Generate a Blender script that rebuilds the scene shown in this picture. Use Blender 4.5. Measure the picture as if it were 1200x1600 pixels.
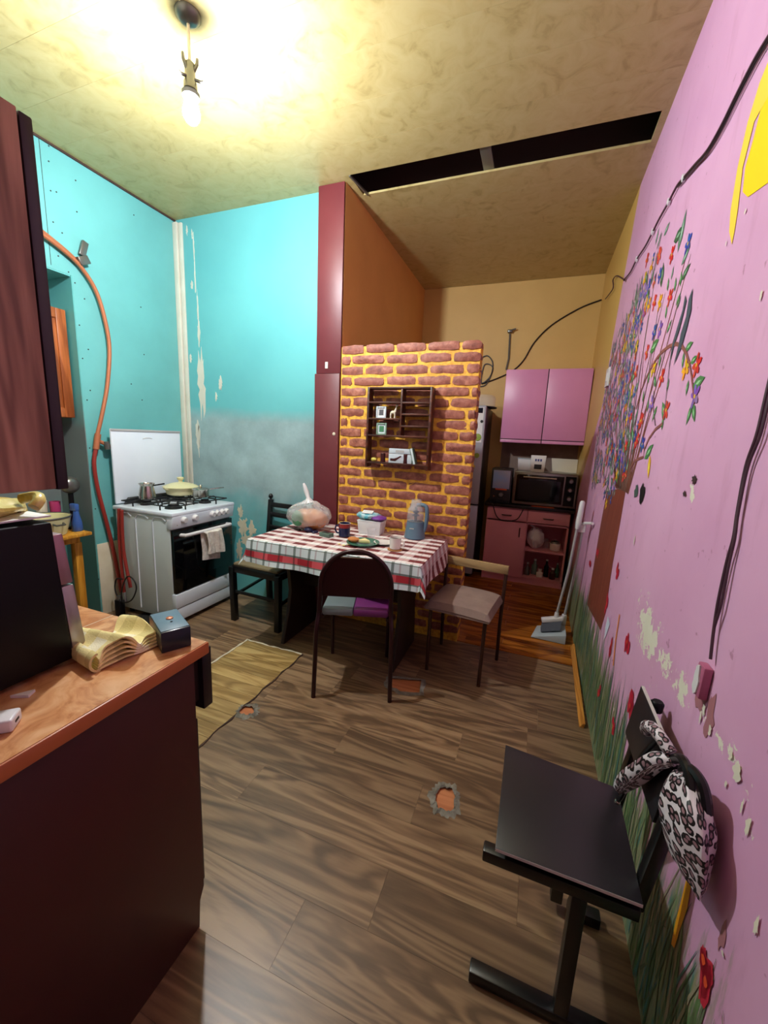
import bpy, bmesh, math, random
from mathutils import Matrix, Vector, noise as mn
random.seed(7)
for o in list(bpy.data.objects): bpy.data.objects.remove(o)
SC = bpy.context.scene
COL = SC.collection
PI = math.pi

# ------------------------------------------------------------------ camera
YAW, PITCH, ROLL, FPX, CAMZ = math.radians(20.489), math.radians(10.448), math.radians(2.578), 621.0, 1.42
def cam_axes():
    cy, sy, cp, sp = math.cos(YAW), math.sin(YAW), math.cos(PITCH), math.sin(PITCH)
    f = Vector((-sy*cp, cy*cp, -sp)); r = Vector((cy, sy, 0)); u = r.cross(f)
    cr, sr = math.cos(ROLL), math.sin(ROLL)
    return cr*r+sr*u, -sr*r+cr*u, f
CR, CU, CF = cam_axes()
cd = bpy.data.cameras.new('camera'); cam = bpy.data.objects.new('camera', cd); COL.objects.link(cam)
cam.matrix_world = Matrix(((CR.x, CU.x, -CF.x, 0), (CR.y, CU.y, -CF.y, 0), (CR.z, CU.z, -CF.z, CAMZ), (0, 0, 0, 1)))
cd.sensor_fit = 'VERTICAL'; cd.sensor_height = 36; cd.sensor_width = 27; cd.lens = FPX/1600*36; cd.clip_start = .02
SC.camera = cam
# ------------------------------------------------------------------ world, exposure
w = bpy.data.worlds.new('world'); SC.world = w; w.use_nodes = True
w.node_tree.nodes['Background'].inputs[0].default_value = (.5, .55, .6, 1)
w.node_tree.nodes['Background'].inputs[1].default_value = .05
SC.view_settings.view_transform = 'Standard'; SC.view_settings.look = 'None'
SC.view_settings.gamma = 1; SC.view_settings.use_curve_mapping = False
SC.view_settings.exposure = 1.55
SC.cycles.max_bounces = 16; SC.cycles.diffuse_bounces = 10; SC.cycles.glossy_bounces = 4   # one bulb: most of the room lives on bounced light
BULB = 900.0      # radiance of the one bulb that lights the room

# ------------------------------------------------------------------ helpers
def up(px, py, **k):          # a measured picture point on the plane x=, y= or z=
    d = CR*((px-600)/FPX) - CU*((py-800)/FPX) + CF
    (a, v), = k.items(); i = 'xyz'.index(a); o = Vector((0, 0, CAMZ))
    return o + d*((v-o[i])/d[i])
def lin(c):
    return tuple(((v/255)/12.92 if v/255 <= .04045 else ((v/255+.055)/1.055)**2.4) for v in c[:3]) + (1,)
MT = {}
class N:
    def __init__(s, name):
        m = bpy.data.materials.new(name); m.use_nodes = True; s.m = m; s.t = m.node_tree
        s.b = s.t.nodes['Principled BSDF']; MT[name] = m
    def n(s, typ, **k):
        nd = s.t.nodes.new(typ)
        for a, v in k.items(): setattr(nd, a, v)
        return nd
    def l(s, a, b): s.t.links.new(a, b)
    def coord(s, scale=(1, 1, 1), kind='Object', rand=False):
        tc = s.n('ShaderNodeTexCoord'); mp = s.n('ShaderNodeMapping'); mp.inputs['Scale'].default_value = scale
        if rand:
            oi = s.n('ShaderNodeObjectInfo'); ml = s.n('ShaderNodeMath', operation='MULTIPLY'); ml.inputs[1].default_value = 37.0
            cb = s.n('ShaderNodeCombineXYZ'); s.l(oi.outputs['Random'], ml.inputs[0])
            for i in range(3): s.l(ml.outputs[0], cb.inputs[i])
            s.l(cb.outputs[0], mp.inputs['Location'])
        s.l(tc.outputs[kind], mp.inputs[0]); return mp.outputs[0]
    def noise(s, vec, scale=5, detail=4, rough=.55, dist=0):
        nd = s.n('ShaderNodeTexNoise'); s.l(vec, nd.inputs['Vector'])
        nd.inputs['Scale'].default_value = scale; nd.inputs['Detail'].default_value = detail
        nd.inputs['Roughness'].default_value = rough; nd.inputs['Distortion'].default_value = dist
        return nd.outputs['Fac']
    def ramp(s, fac, stops, interp='LINEAR'):
        r = s.n('ShaderNodeValToRGB'); r.color_ramp.interpolation = interp
        e = r.color_ramp.elements
        while len(e) < len(stops): e.new(.5)
        for i, (p, c) in enumerate(stops): e[i].position = p; e[i].color = c if len(c) == 4 else lin(c)
        s.l(fac, r.inputs[0]); return r.outputs[0]
    def mix(s, fac, a, b, mode='MIX'):
        m = s.n('ShaderNodeMix', data_type='RGBA', blend_type=mode)
        for i, v in ((0, fac), (6, a), (7, b)):
            if hasattr(v, 'is_linked'): s.l(v, m.inputs[i])
            else: m.inputs[i].default_value = v if i == 0 else (v if len(v) == 4 else lin(v))
        return m.outputs[2]
    def math(s, op, a, b=None, c=None):
        m = s.n('ShaderNodeMath', operation=op)
        for i, v in enumerate((a, b, c)):
            if v is None: continue
            if hasattr(v, 'is_linked'): s.l(v, m.inputs[i])
            else: m.inputs[i].default_value = v
        return m.outputs[0]
    def sep(s, vec):
        x = s.n('ShaderNodeSeparateXYZ'); s.l(vec, x.inputs[0]); return x.outputs
    def bump(s, h, strength=.3, dist=.01):
        b = s.n('ShaderNodeBump'); b.inputs['Strength'].default_value = strength; b.inputs['Distance'].default_value = dist
        s.l(h, b.inputs['Height']); s.l(b.outputs[0], s.b.inputs['Normal'])
    def col(s, c):
        if hasattr(c, 'is_linked'): s.l(c, s.b.inputs['Base Color'])
        else: s.b.inputs['Base Color'].default_value = c if len(c) == 4 else lin(c)
    def set(s, **k):
        for a, v in k.items(): s.b.inputs[a.replace('_', ' ')].default_value = v
BLK = (0, 0, 0, 1); WHT = (1, 1, 1, 1)
def mat(name, c, rough=.5, metal=0, c2=None, nscale=6, amt=.5, bump=0, bscale=40, **k):
    if name in MT: return MT[name]
    n = N(name); n.set(Roughness=rough, Metallic=metal, **k)
    if c2 is not None:
        f = n.noise(n.coord(), nscale, 5); n.col(n.ramp(f, [(.5-amt/2, c), (.5+amt/2, c2)]))
    else:                                               # a touch of wear so that no surface is dead flat
        f = n.noise(n.coord(), nscale, 3); n.col(n.mix(n.math('MULTIPLY', f, .16), c, tuple(v*.6 for v in c)))
    if bump: n.bump(n.noise(n.coord(), bscale, 4), bump, .004)
    return n.m
def glass(name, c=(235, 240, 240), alpha=.25, rough=.08):
    n = N(name); n.col(c); n.set(Roughness=rough, Alpha=alpha); n.b.inputs['Specular IOR Level'].default_value = .6
    return n.m
def wood(name, ca, cb, axis=0, freq=9, rough=.45, rand=False, cc=None, bump=.12):
    n = N(name); sc = [freq*2.2]*3; sc[axis] = freq*.16
    v = n.coord(sc, rand=rand); f = n.noise(v, 1.0, 6, .62, .6)
    sc2 = [freq*.5]*3; sc2[axis] = freq*.06
    g = n.noise(n.coord(sc2, rand=rand), 1.3, 3, .5, 1.4)
    r = n.math('SINE', n.math('MULTIPLY', g, 42.0)); r = n.math('MULTIPLY_ADD', r, .16, f)
    c = n.ramp(r, [(.30, ca), (.52, cc or tuple((x+y)/2 for x, y in zip(ca, cb))), (.74, cb)]); n.set(Roughness=rough)
    if rand:                # boards differ in tone
        oi = n.n('ShaderNodeObjectInfo'); wn = n.n('ShaderNodeTexWhiteNoise', noise_dimensions='1D'); n.l(oi.outputs['Random'], wn.inputs['W'])
        c = n.mix(n.math('MULTIPLY', wn.outputs['Value'], .42), c, tuple(x*.72 for x in ca))
    n.col(c)
    if bump: n.bump(r, bump, .003)
    return n.m

MW = {}                     # world matrix of things, kept by hand
def reg(o, m): MW[o.name] = m; return o
def tag(o, label, cat, group=None, kind=None):
    if label: o['label'] = label
    if cat: o['category'] = cat
    if group: o['group'] = group
    if kind: o['kind'] = kind
    return o
def thing(name, label, cat, loc=(0, 0, 0), rz=0, group=None):
    o = bpy.data.objects.new(name, None); COL.objects.link(o); o.empty_display_size = .05
    o.location = loc; o.rotation_euler = (0, 0, rz)
    reg(o, Matrix.Translation(loc) @ Matrix.Rotation(rz, 4, 'Z')); return tag(o, label, cat, group)
def copy_tree(o, loc, rz=0, label=None, group=None):
    def rec(a, par):
        c = a.copy(); COL.objects.link(c); c.parent = par
        for ch in a.children: rec(ch, c)
        return c
    c = rec(o, None); c.location = loc; c.rotation_euler = (0, 0, rz)
    if label: c['label'] = label
    if group: c['group'] = group
    return c
def frame_to(d):
    d = Vector(d).normalized(); a = Vector((0, 0, 1)) if abs(d.z) < .95 else Vector((1, 0, 0))
    x = a.cross(d).normalized(); return x, d.cross(x)
class MB:
    def __init__(s): s.v = []; s.f = []; s.uv = None; s.mi = []; s.x = Matrix()
    def add(s, vs, fs, mi=0):
        b = len(s.v); s.v += [s.x @ Vector(p) for p in vs]; s.f += [[b+i for i in f] for f in fs]; s.mi += [mi]*len(fs); return s
    def box(s, x0, x1, y0, y1, z0, z1, mi=0):
        return s.add([(x0, y0, z0), (x1, y0, z0), (x1, y1, z0), (x0, y1, z0), (x0, y0, z1), (x1, y0, z1), (x1, y1, z1), (x0, y1, z1)],
                     [(0, 3, 2, 1), (4, 5, 6, 7), (0, 1, 5, 4), (1, 2, 6, 5), (2, 3, 7, 6), (3, 0, 4, 7)], mi)
    def obox(s, c, size, rot=(0, 0, 0)):
        from mathutils import Euler
        old = s.x; s.x = old @ Matrix.Translation(c) @ Euler(rot).to_matrix().to_4x4()
        a, b, d = [v/2 for v in size]; s.box(-a, a, -b, b, -d, d); s.x = old; return s
    def hexa(s, p):      # eight corners: bottom four anticlockwise, then top four
        return s.add(p, [(0, 3, 2, 1), (4, 5, 6, 7), (0, 1, 5, 4), (1, 2, 6, 5), (2, 3, 7, 6), (3, 0, 4, 7)])
    def beam(s, p0, p1, w, h=None, upv=(0, 0, 1)):
        p0, p1 = Vector(p0), Vector(p1); h = h or w; d = (p1-p0).normalized(); x = d.cross(Vector(upv))
        if x.length < 1e-3: x = d.cross(Vector((1, 0, 0)))
        x.normalize(); y = x.cross(d); q = []
        for p in (p0, p1):
            for a, b in ((-1, -1), (1, -1), (1, 1), (-1, 1)): q.append(p+x*a*w/2+y*b*h/2)
        return s.add(q, [(3, 2, 1, 0), (4, 5, 6, 7), (0, 1, 5, 4), (1, 2, 6, 5), (2, 3, 7, 6), (3, 0, 4, 7)])
    def cyl(s, p0, p1, r0, r1=None, n=14):
        return s.tube([p0, p1], [r0, r0 if r1 is None else r1], n)
    def tube(s, pts, r, n=8, closed=False):
        P = [Vector(p) for p in pts]; m = len(P); R = r if isinstance(r, (list, tuple)) else [r]*m; vs = []; px = None
        for i in range(m):
            if closed: d = P[(i+1) % m]-P[i-1]
            else: d = P[min(i+1, m-1)]-P[max(i-1, 0)]
            d.normalize()
            if px is None: px, _ = frame_to(d)
            px = (px-d*px.dot(d)); px = px.normalized() if px.length > 1e-5 else frame_to(d)[0]
            y = d.cross(px)
            for k in range(n):
                a = 2*PI*k/n; vs.append(P[i]+(px*math.cos(a)+y*math.sin(a))*R[i])
        fs = [(i*n+k, i*n+(k+1) % n, (i+1)*n+(k+1) % n, (i+1)*n+k) for i in range(m-1) for k in range(n)]
        if closed: fs += [((m-1)*n+k, (m-1)*n+(k+1) % n, (k+1) % n, k) for k in range(n)]
        else: fs += [tuple(range(n-1, -1, -1)), tuple(range((m-1)*n, m*n))]
        return s.add(vs, fs)
    def lathe(s, prof, c=(0, 0, 0), n=24, axis=(0, 0, 1), cap0=True, cap1=True, sq=None):
        ax = Vector(axis).normalized()
        if abs(ax.z) > .99: x, y = Vector((1, 0, 0)), Vector((0, 1, 0))*ax.z
        else: x, y = frame_to(ax)
        c = Vector(c); vs = []
        for r, h in prof:
            for k in range(n):
                a = 2*PI*k/n; q = 1
                if sq: q = sq(a)
                vs.append(c+ax*h+(x*math.cos(a)+y*math.sin(a))*r*q)
        m = len(prof); fs = [(i*n+k, i*n+(k+1) % n, (i+1)*n+(k+1) % n, (i+1)*n+k) for i in range(m-1) for k in range(n)]
        if cap0: fs.append(tuple(range(n-1, -1, -1)))
        if cap1: fs.append(tuple(range((m-1)*n, m*n)))
        return s.add(vs, fs)
    def sphere(s, c, r, n=16, m=10, fn=None):
        r = r if isinstance(r, (tuple, list)) else (r, r, r); vs = []
        for i in range(m+1):
            t = PI*i/m
            for k in range(n):
                a = 2*PI*k/n; d = Vector((math.sin(t)*math.cos(a), math.sin(t)*math.sin(a), -math.cos(t)))
                q = 1+(fn(d) if fn else 0); vs.append(Vector(c)+Vector((d.x*r[0], d.y*r[1], d.z*r[2]))*q)
        return s.add(vs, [(i*n+k, i*n+(k+1) % n, (i+1)*n+(k+1) % n, (i+1)*n+k) for i in range(m) for k in range(n)])
    def prism(s, poly, plane, d0, d1):     # poly in the plane's two axes, pulled along the third
        def P(a, b, d): return {'xy': (a, b, d), 'xz': (a, d, b), 'yz': (d, a, b)}[plane]
        n = len(poly); vs = [P(a, b, d0) for a, b in poly]+[P(a, b, d1) for a, b in poly]
        return s.add(vs, [tuple(range(n-1, -1, -1)), tuple(range(n, 2*n))]+[(k, (k+1) % n, n+(k+1) % n, n+k) for k in range(n)])
    def grid(s, fn, nu, nv, thick=None):
        vs = [fn(i/nu, j/nv) for j in range(nv+1) for i in range(nu+1)]
        s.add(vs, [(j*(nu+1)+i, j*(nu+1)+i+1, (j+1)*(nu+1)+i+1, (j+1)*(nu+1)+i) for j in range(nv) for i in range(nu)]); return s
    def build(s, name, material, parent=None, bevel=0, smooth=True, seg=2, solid=0, uvf=None, angle=40):
        me = bpy.data.meshes.new(name)
        if parent is not None and parent.name in MW: inv = MW[parent.name].inverted(); base = None
        elif parent is not None: inv = Matrix(); base = None
        else:
            xs = [p.x for p in s.v]; ys = [p.y for p in s.v]; zs = [p.z for p in s.v]
            base = Vector(((min(xs)+max(xs))/2, (min(ys)+max(ys))/2, min(zs))); inv = Matrix.Translation(-base)
        me.from_pydata([inv @ p for p in s.v], [], s.f)
        if uvf:
            ul = me.uv_layers.new(name='UVMap')
            for lp in me.loops: ul.data[lp.index].uv = uvf(lp.vertex_index)
        mats = material if isinstance(material, (list, tuple)) else [material]
        for m in mats: me.materials.append(MT[m] if isinstance(m, str) else m)
        if len(mats) > 1: me.polygons.foreach_set('material_index', s.mi)
        bm = bmesh.new(); bm.from_mesh(me)
        if solid: 
            bmesh.ops.solidify(bm, geom=bm.faces[:], thickness=solid)
        if bevel:
            es = [e for e in bm.edges if len(e.link_faces) == 2 and e.calc_face_angle(0) > .5]
            bmesh.ops.bevel(bm, geom=es, offset=bevel, segments=seg, affect='EDGES', profile=.5, clamp_overlap=True)
        bmesh.ops.recalc_face_normals(bm, faces=bm.faces[:]); bm.to_mesh(me); bm.free()
        if smooth:
            me.polygons.foreach_set('use_smooth', [True]*len(me.polygons)); me.set_sharp_from_angle(angle=math.radians(angle))
        o = bpy.data.objects.new(name, me); COL.objects.link(o)
        if parent is not None:
            o.parent = parent
            if parent.name in MW: reg(o, MW[parent.name])
            else: reg(o, Matrix())
        else:
            o.location = base; reg(o, Matrix.Translation(base))
        return o
def struct(o, label=None): 
    o['kind'] = 'structure'
    if label: o['label'] = label
    return o
def empty_struct(name, label):
    o = bpy.data.objects.new(name, None); COL.objects.link(o); o.empty_display_size = .05; reg(o, Matrix()); return struct(o, label)
def arc(c, r, a0, a1, n, plane='xz'):
    out = []
    for i in range(n+1):
        a = a0+(a1-a0)*i/n; out.append((c[0]+r*math.cos(a), c[1]+r*math.sin(a)))
    return out
def smooth_path(pts, k=6):      # Catmull-Rom
    P = [Vector(p) for p in pts]; out = []
    for i in range(len(P)-1):
        a, b, c, d = P[max(i-1, 0)], P[i], P[i+1], P[min(i+2, len(P)-1)]
        for j in range(k):
            t = j/k; out.append(.5*((2*b)+(c-a)*t+(2*a-5*b+4*c-d)*t*t+(3*b-a-3*c+d)*t**3))
    out.append(P[-1]); return out

# ------------------------------------------------------------------ measures of the room
XL, YB, YC, YK, H = -2.974, 2.755, 2.69, 4.71, 3.1
XP = -1.387
def xr(z): return .397 + .042*z/H         # the long pink wall leans out a little
def wall_at(px, py, off=.002):
    x = .41
    for _ in range(4): p = up(px, py, x=x); x = xr(p.z)-off
    return up(px, py, x=x)
# ------------------------------------------------------------------ materials of the setting
def m_teal(name, base=(106, 182, 182), low=None, zlow=0, edge=.05):
    n = N(name); v = n.coord(kind='Object')
    tc = n.n('ShaderNodeNewGeometry'); z = n.sep(tc.outputs['Position'])
    f = n.noise(tc.outputs['Position'], 1.6, 5); c = n.mix(n.ramp(f, [(.35, BLK), (.7, WHT)]), base, tuple(x*.9 for x in base))
    if low:
        f2 = n.noise(tc.outputs['Position'], 3, 5); zz = n.math('MULTIPLY_ADD', f2, edge*2, n.math('SUBTRACT', z[2], zlow+edge))
        msk = n.ramp(n.math('MULTIPLY_ADD', zz, 9, .5), [(0, WHT), (1, BLK)])
        g = n.mix(n.ramp(n.noise(tc.outputs['Position'], 2.3, 6, .65), [(.35, BLK), (.65, WHT)]), low, tuple(min(255, x*1.22) for x in low))
        c = n.mix(msk, c, g)
    n.col(c); n.set(Roughness=.55); n.bump(n.noise(tc.outputs['Position'], 30, 4), .08, .004); return n.m
m_teal('teal_paint')
def m_back():
    n = N('teal_over_grey'); g = n.n('ShaderNodeNewGeometry'); P = g.outputs['Position']; x, y, z = n.sep(P)
    teal = n.mix(n.ramp(n.noise(P, 1.5, 5), [(.35, BLK), (.7, WHT)]), (100, 180, 184), (90, 168, 174))
    grey = n.mix(n.ramp(n.noise(P, 2.2, 6, .65), [(.35, BLK), (.68, WHT)]), (126, 150, 154), (160, 188, 192))
    top = n.ramp(n.math('MULTIPLY_ADD', n.math('MULTIPLY_ADD', n.noise(P, 3, 4), .12, n.math('SUBTRACT', z, 1.56+.06)), 9, .5), [(0, WHT), (1, BLK)])
    # below the table height the older teal shows again
    bot = n.ramp(n.math('MULTIPLY_ADD', n.math('MULTIPLY_ADD', n.noise(P, 4, 4), .5, n.math('SUBTRACT', z, .80+.25)), 3.2, .5), [(0, BLK), (1, WHT)])
    c = n.mix(n.math('MULTIPLY', top, bot), teal, grey); n.col(c); n.set(Roughness=.5); n.bump(n.noise(P, 25, 4), .1, .004)
m_back()
def m_jamb():
    n = N('grey_niche_paint'); g = n.n('ShaderNodeNewGeometry'); P = g.outputs['Position']; z = n.sep(P)[2]
    f = n.math('MULTIPLY_ADD', n.noise(P, 3, 4), .3, z)
    n.col(n.ramp(n.math('MULTIPLY', f, .3333), [(.22, (84, 140, 134)), (.36, (112, 122, 122)), (.52, (118, 130, 130)), (.60, (96, 176, 176))])); n.set(Roughness=.5)
m_jamb()
def m_ceiling():
    n = N('marbled_ceiling_panel'); v = n.coord((1, 1, 1), rand=True)
    f = n.noise(v, 9, 6, .6, 1.2); g = n.noise(v, 2.0, 3)
    c = n.ramp(f, [(.30, (158, 142, 90)), (.44, (180, 164, 110)), (.62, (188, 174, 122))])
    n.col(n.mix(n.math('MULTIPLY', g, .35), c, (176, 150, 92))); n.set(Roughness=.4)
m_ceiling()
mat('ochre_kitchen_wall', (214, 178, 104), .55, c2=(200, 162, 92), nscale=2, bump=.06)
mat('burnt_orange_wall', (226, 168, 98), .5, c2=(212, 154, 88), nscale=2.5)
mat('maroon_gloss_paint', (104, 40, 46), .45, c2=(92, 30, 38), nscale=4, bump=.08)
mat('white_trim_paint', (218, 216, 204), .45, c2=(200, 196, 180), nscale=5)
mat('bare_plaster', (222, 216, 194), .8, c2=(206, 196, 168), nscale=8)
mat('void_black', (92, 70, 60), .9)
mat('dark_timber', (76, 52, 42), .8, c2=(54, 38, 32), nscale=8)
mat('galvanised_profile', (132, 132, 124), .4, .7)
mat('screw_metal', (60, 66, 66), .5, .5)
wood('lino_plank', (100, 77, 57), (160, 131, 99), 0, 8.5, .36, True, (133, 104, 77), .04)
wood('lino_oak_patch', (150, 118, 66), (206, 176, 116), 0, 9, .4, True, (184, 150, 92), .05)
wood('varnished_board', (120, 66, 18), (196, 124, 42), 0, 6, .22, True, (164, 96, 28), .05)
wood('bare_fibreboard', (176, 104, 62), (204, 132, 86), 0, 5, .7)
mat('torn_backing', (142, 138, 126), .9, c2=(96, 90, 80), nscale=30, amt=.4)
wood('pine_strip', (176, 112, 44), (222, 158, 76), 1, 9, .4)
def wyz(px, py): p = wall_at(px, py); return Vector((p.y, p.z))
FLAKES = [(wyz(1003, 965), wyz(1020, 1010), .13, .70), (wyz(1030, 1020), wyz(1062, 1075), .10, .48), (wyz(1095, 1100), wyz(1165, 1225), .06, .44), (wyz(1165, 1225), wyz(1172, 1305), .035, .34), (wyz(1078, 755), wyz(1082, 772), .035, .5)]
def m_pink():
    n = N('pink_painted_wall'); g = n.n('ShaderNodeNewGeometry'); P = g.outputs['Position']; x, y, z = n.sep(P)
    c = n.mix(n.ramp(n.noise(P, 1.7, 6), [(.34, BLK), (.68, WHT)]), (226, 174, 210), (214, 158, 198))
    # grime: brushed streaks and smears
    mp = n.n('ShaderNodeMapping'); mp.inputs['Scale'].default_value = (1, 5, 1.3); n.l(P, mp.inputs[0])
    st = n.ramp(n.noise(mp.outputs[0], 2.4, 6, .6), [(.56, BLK), (.78, WHT)])
    c = n.mix(n.math('MULTIPLY', st, .4), c, (176, 112, 148))
    sp = n.ramp(n.noise(P, 26, 3, .5), [(.70, BLK), (.74, WHT)]); c = n.mix(n.math('MULTIPLY', sp, .55), c, (150, 80, 110))
    # painted lawn along the foot of the wall
    m2 = n.n('ShaderNodeMapping'); m2.inputs['Scale'].default_value = (1, 16, 2.0); n.l(P, m2.inputs[0])
    gr = n.noise(m2.outputs[0], 1.6, 6, .65)
    hz = n.math('MULTIPLY_ADD', gr, .85, n.math('SUBTRACT', .05, z))
    msk = n.ramp(n.math('MULTIPLY_ADD', hz, 5, .3), [(.2, BLK), (.95, WHT)])
    m3 = n.n('ShaderNodeMapping'); m3.inputs['Scale'].default_value = (1, 10, 1.2); n.l(P, m3.inputs[0])
    gc = n.ramp(n.noise(m3.outputs[0], 3, 6, .6), [(.30, (74, 86, 60)), (.40, (88, 128, 78)), (.48, (150, 146, 118)), (.55, (112, 136, 92)), (.62, (76, 128, 122)), (.70, (176, 160, 142))])
    c = n.mix(msk, c, gc)
    # unpainted ochre beyond the mural (kitchen end)
    f = n.math('MULTIPLY_ADD', n.noise(P, 5, 4), .05, y)
    lim = n.math('MULTIPLY_ADD', n.math('MAXIMUM', n.math('SUBTRACT', 1.75, z), 0.0), 1.05, 3.50)
    lim = n.math('MULTIPLY_ADD', n.math('MAXIMUM', n.math('SUBTRACT', z, 2.2), 0.0), -.22, lim)
    k = n.ramp(n.math('MULTIPLY_ADD', n.math('SUBTRACT', f, lim), 40, .5), [(0, BLK), (1, WHT)])
    fl1 = n.noise(P, 34, 8, .72, .5); fl2 = n.noise(P, 9, 5, .6)
    flake = None
    for A, B, wd, am in FLAKES:
        ay, az, by_, bz_ = A.x, A.y, B.x, B.y; L2 = (by_-ay)**2+(bz_-az)**2
        py = n.math('SUBTRACT', y, ay); pz = n.math('SUBTRACT', z, az)
        tt = n.math('ADD', n.math('MULTIPLY', py, (by_-ay)/L2), n.math('MULTIPLY', pz, (bz_-az)/L2)); tt = n.math('MINIMUM', n.math('MAXIMUM', tt, 0.0), 1.0)
        dy = n.math('SUBTRACT', py, n.math('MULTIPLY', tt, by_-ay)); dz = n.math('SUBTRACT', pz, n.math('MULTIPLY', tt, bz_-az))
        dd = n.math('SQRT', n.math('ADD', n.math('MULTIPLY', dy, dy), n.math('MULTIPLY', dz, dz)))
        q = n.math('SUBTRACT', am, n.math('DIVIDE', dd, wd)); flake = q if flake is None else n.math('MAXIMUM', flake, q)
    s_ = n.math('ADD', n.math('MULTIPLY', n.math('SUBTRACT', fl1, .5), 2.6), n.math('ADD', n.math('MULTIPLY', n.math('SUBTRACT', fl2, .5), 2.2), flake))
    fm = n.ramp(s_, [(.30, BLK), (.36, WHT)]); grime = n.ramp(s_, [(.0, BLK), (.9, WHT)])
    c = n.mix(n.math('MULTIPLY', n.ramp(flake, [(0, BLK), (1, WHT)]), .30), c, (170, 112, 128))
    c = n.mix(fm, c, n.mix(fl2, (244, 240, 226), (214, 214, 192)))
    c = n.mix(k, c, (212, 176, 96)); n.col(c); n.set(Roughness=.45)
    n.bump(n.noise(P, 14, 6), .12, .006)
m_pink()
mat('rear_wall_paint', (228, 218, 210), .6, c2=(218, 206, 200), nscale=2)

# ------------------------------------------------------------------ floor
fl = struct(MB().box(-3.4, .55, -1.4, YK+.1, -.05, -.006).build('floor', 'bare_fibreboard', smooth=False), 'brown floor of torn printed linoleum planks and varnished boards')
cut = {}
def blob(cx, cy, rx, ry, seed, n=16, j=.22):
    rnd = random.Random(seed); return [(cx+rx*math.cos(2*PI*k/n)*(1+rnd.uniform(-j, j)), cy+ry*math.sin(2*PI*k/n)*(1+rnd.uniform(-j, j))) for k in range(n)]
HOLES = [blob(-.198, 1.388, .046, .066, 3), [(-.70, 2.07), (-.50, 2.13), (-.475, 2.0), (-.59, 1.965), (-.67, 1.99)], blob(-1.262, 1.488, .048, .040, 9)]
ROW0, RW = .867, .1835
joints = {0: -.317, 1: .092, 2: -.30, 3: -.725, -1: -.527, -2: -.10, -3: -.45, 4: -.2, 5: -.95, 6: .15, 7: -.55}
LEN = 1.052
planks = []
r = int(math.floor((-1.4-ROW0)/RW))
while ROW0+r*RW < 2.70:
    y0 = ROW0+r*RW; y1 = min(y0+RW, 2.712)
    j = joints.get(r, random.Random(r).uniform(-.5, .5)); x = j-LEN*math.ceil((j+3.4)/LEN)
    while x < .41:
        a, b = max(x, -3.3), min(x+LEN, .41)
        if b-a > .02:
            p = MB().box(a+.0003, b-.0003, y0+.0003, y1-.0003, -.0058, 0).build('plank', 'lino_plank', fl, smooth=False)
            planks.append((p, a, b, y0, y1))
        x += LEN
    r += 1
# holes torn through the linoleum: the board below shows
cutters = []
for h in HOLES:
    c = MB().prism(h, 'xy', -.03, .03).build('cutter', 'torn_backing', smooth=False); cutters.append((c, h))
dg = None
for p, a, b, y0, y1 in planks:
    use = [c for c, h in cutters if min(q[0] for q in h) < b and max(q[0] for q in h) > a and min(q[1] for q in h) < y1 and max(q[1] for q in h) > y0]
    if not use: continue
    for c in use:
        md = p.modifiers.new('cut', 'BOOLEAN'); md.object = c; md.operation = 'DIFFERENCE'; md.solver = 'EXACT'
    dg = bpy.context.evaluated_depsgraph_get(); me = bpy.data.meshes.new_from_object(p.evaluated_get(dg)); p.modifiers.clear(); p.data = me
for c, h in cutters: bpy.data.objects.remove(c)
for i, h in enumerate(HOLES):               # the frayed lip round each hole
    rnd = random.Random(i+40); n = len(h)*3; cx = sum(q[0] for q in h)/len(h); cy = sum(q[1] for q in h)/len(h); vs = []; 
    for k in range(n):
        a = h[(k//3) % len(h)]; b = h[(k//3+1) % len(h)]; t = (k % 3)/3; x = a[0]+(b[0]-a[0])*t; y = a[1]+(b[1]-a[1])*t
        L = math.hypot(x-cx, y-cy); o = rnd.uniform(.010, .028)
        vs += [(x-(x-cx)/L*.008, y-(y-cy)/L*.008, .001+rnd.uniform(0, .009)), (x, y, .004+rnd.uniform(0, .004)), (x+(x-cx)/L*o, y+(y-cy)/L*o, .0006)]
    MB().add(vs, [(3*k+q, 3*((k+1) % n)+q, 3*((k+1) % n)+q+1, 3*k+q+1) for k in range(n) for q in (0, 1)]).build('torn_edge', 'torn_backing', fl, smooth=False)
# odd patch of lighter lino with a ragged pale edge
rnd = random.Random(5); yy = 1.18; k = 0
while yy < 2.06:
    y1 = min(yy+.082, 2.07); xe = -1.303+rnd.uniform(-.004, .004)
    MB().box(-1.745, xe, yy+.0008, y1-.0008, .0004, .0030).build('patch_strip', 'lino_oak_patch', fl, smooth=False); yy += .082
rag = MB(); rag.tube([(-1.745+.004*rnd.uniform(-1, 1), 1.18+.89*i/24, .002) for i in range(25)], [.004+.008*rnd.random() for _ in range(25)], 5)
rag.tube([(-1.745+.445*i/14, 2.07+.004*rnd.uniform(-1, 1), .002) for i in range(15)], [.003+.005*rnd.random() for _ in range(15)], 5)
rag.build('ragged_edge', 'bare_plaster', fl)
MB().tube([(-1.298+.006*math.sin(i*1.3), 1.18+.89*i/24, .0015) for i in range(25)], [.003+.004*rnd.random() for _ in range(25)], 5).build('curled_edge', 'dark_timber', fl)
yy = 2.712; k = 0
while yy < YK:
    y1 = min(yy+.105, YK)
    for a, b in ((XP, -.35+.3*math.sin(k*2.1)), (-.35+.3*math.sin(k*2.1), .41)):
        MB().box(a+.001, b-.001, yy+.0012, y1-.0012, -.0058, .0004).build('floorboard', 'varnished_board', fl, smooth=False)
    yy += .105; k += 1

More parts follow.
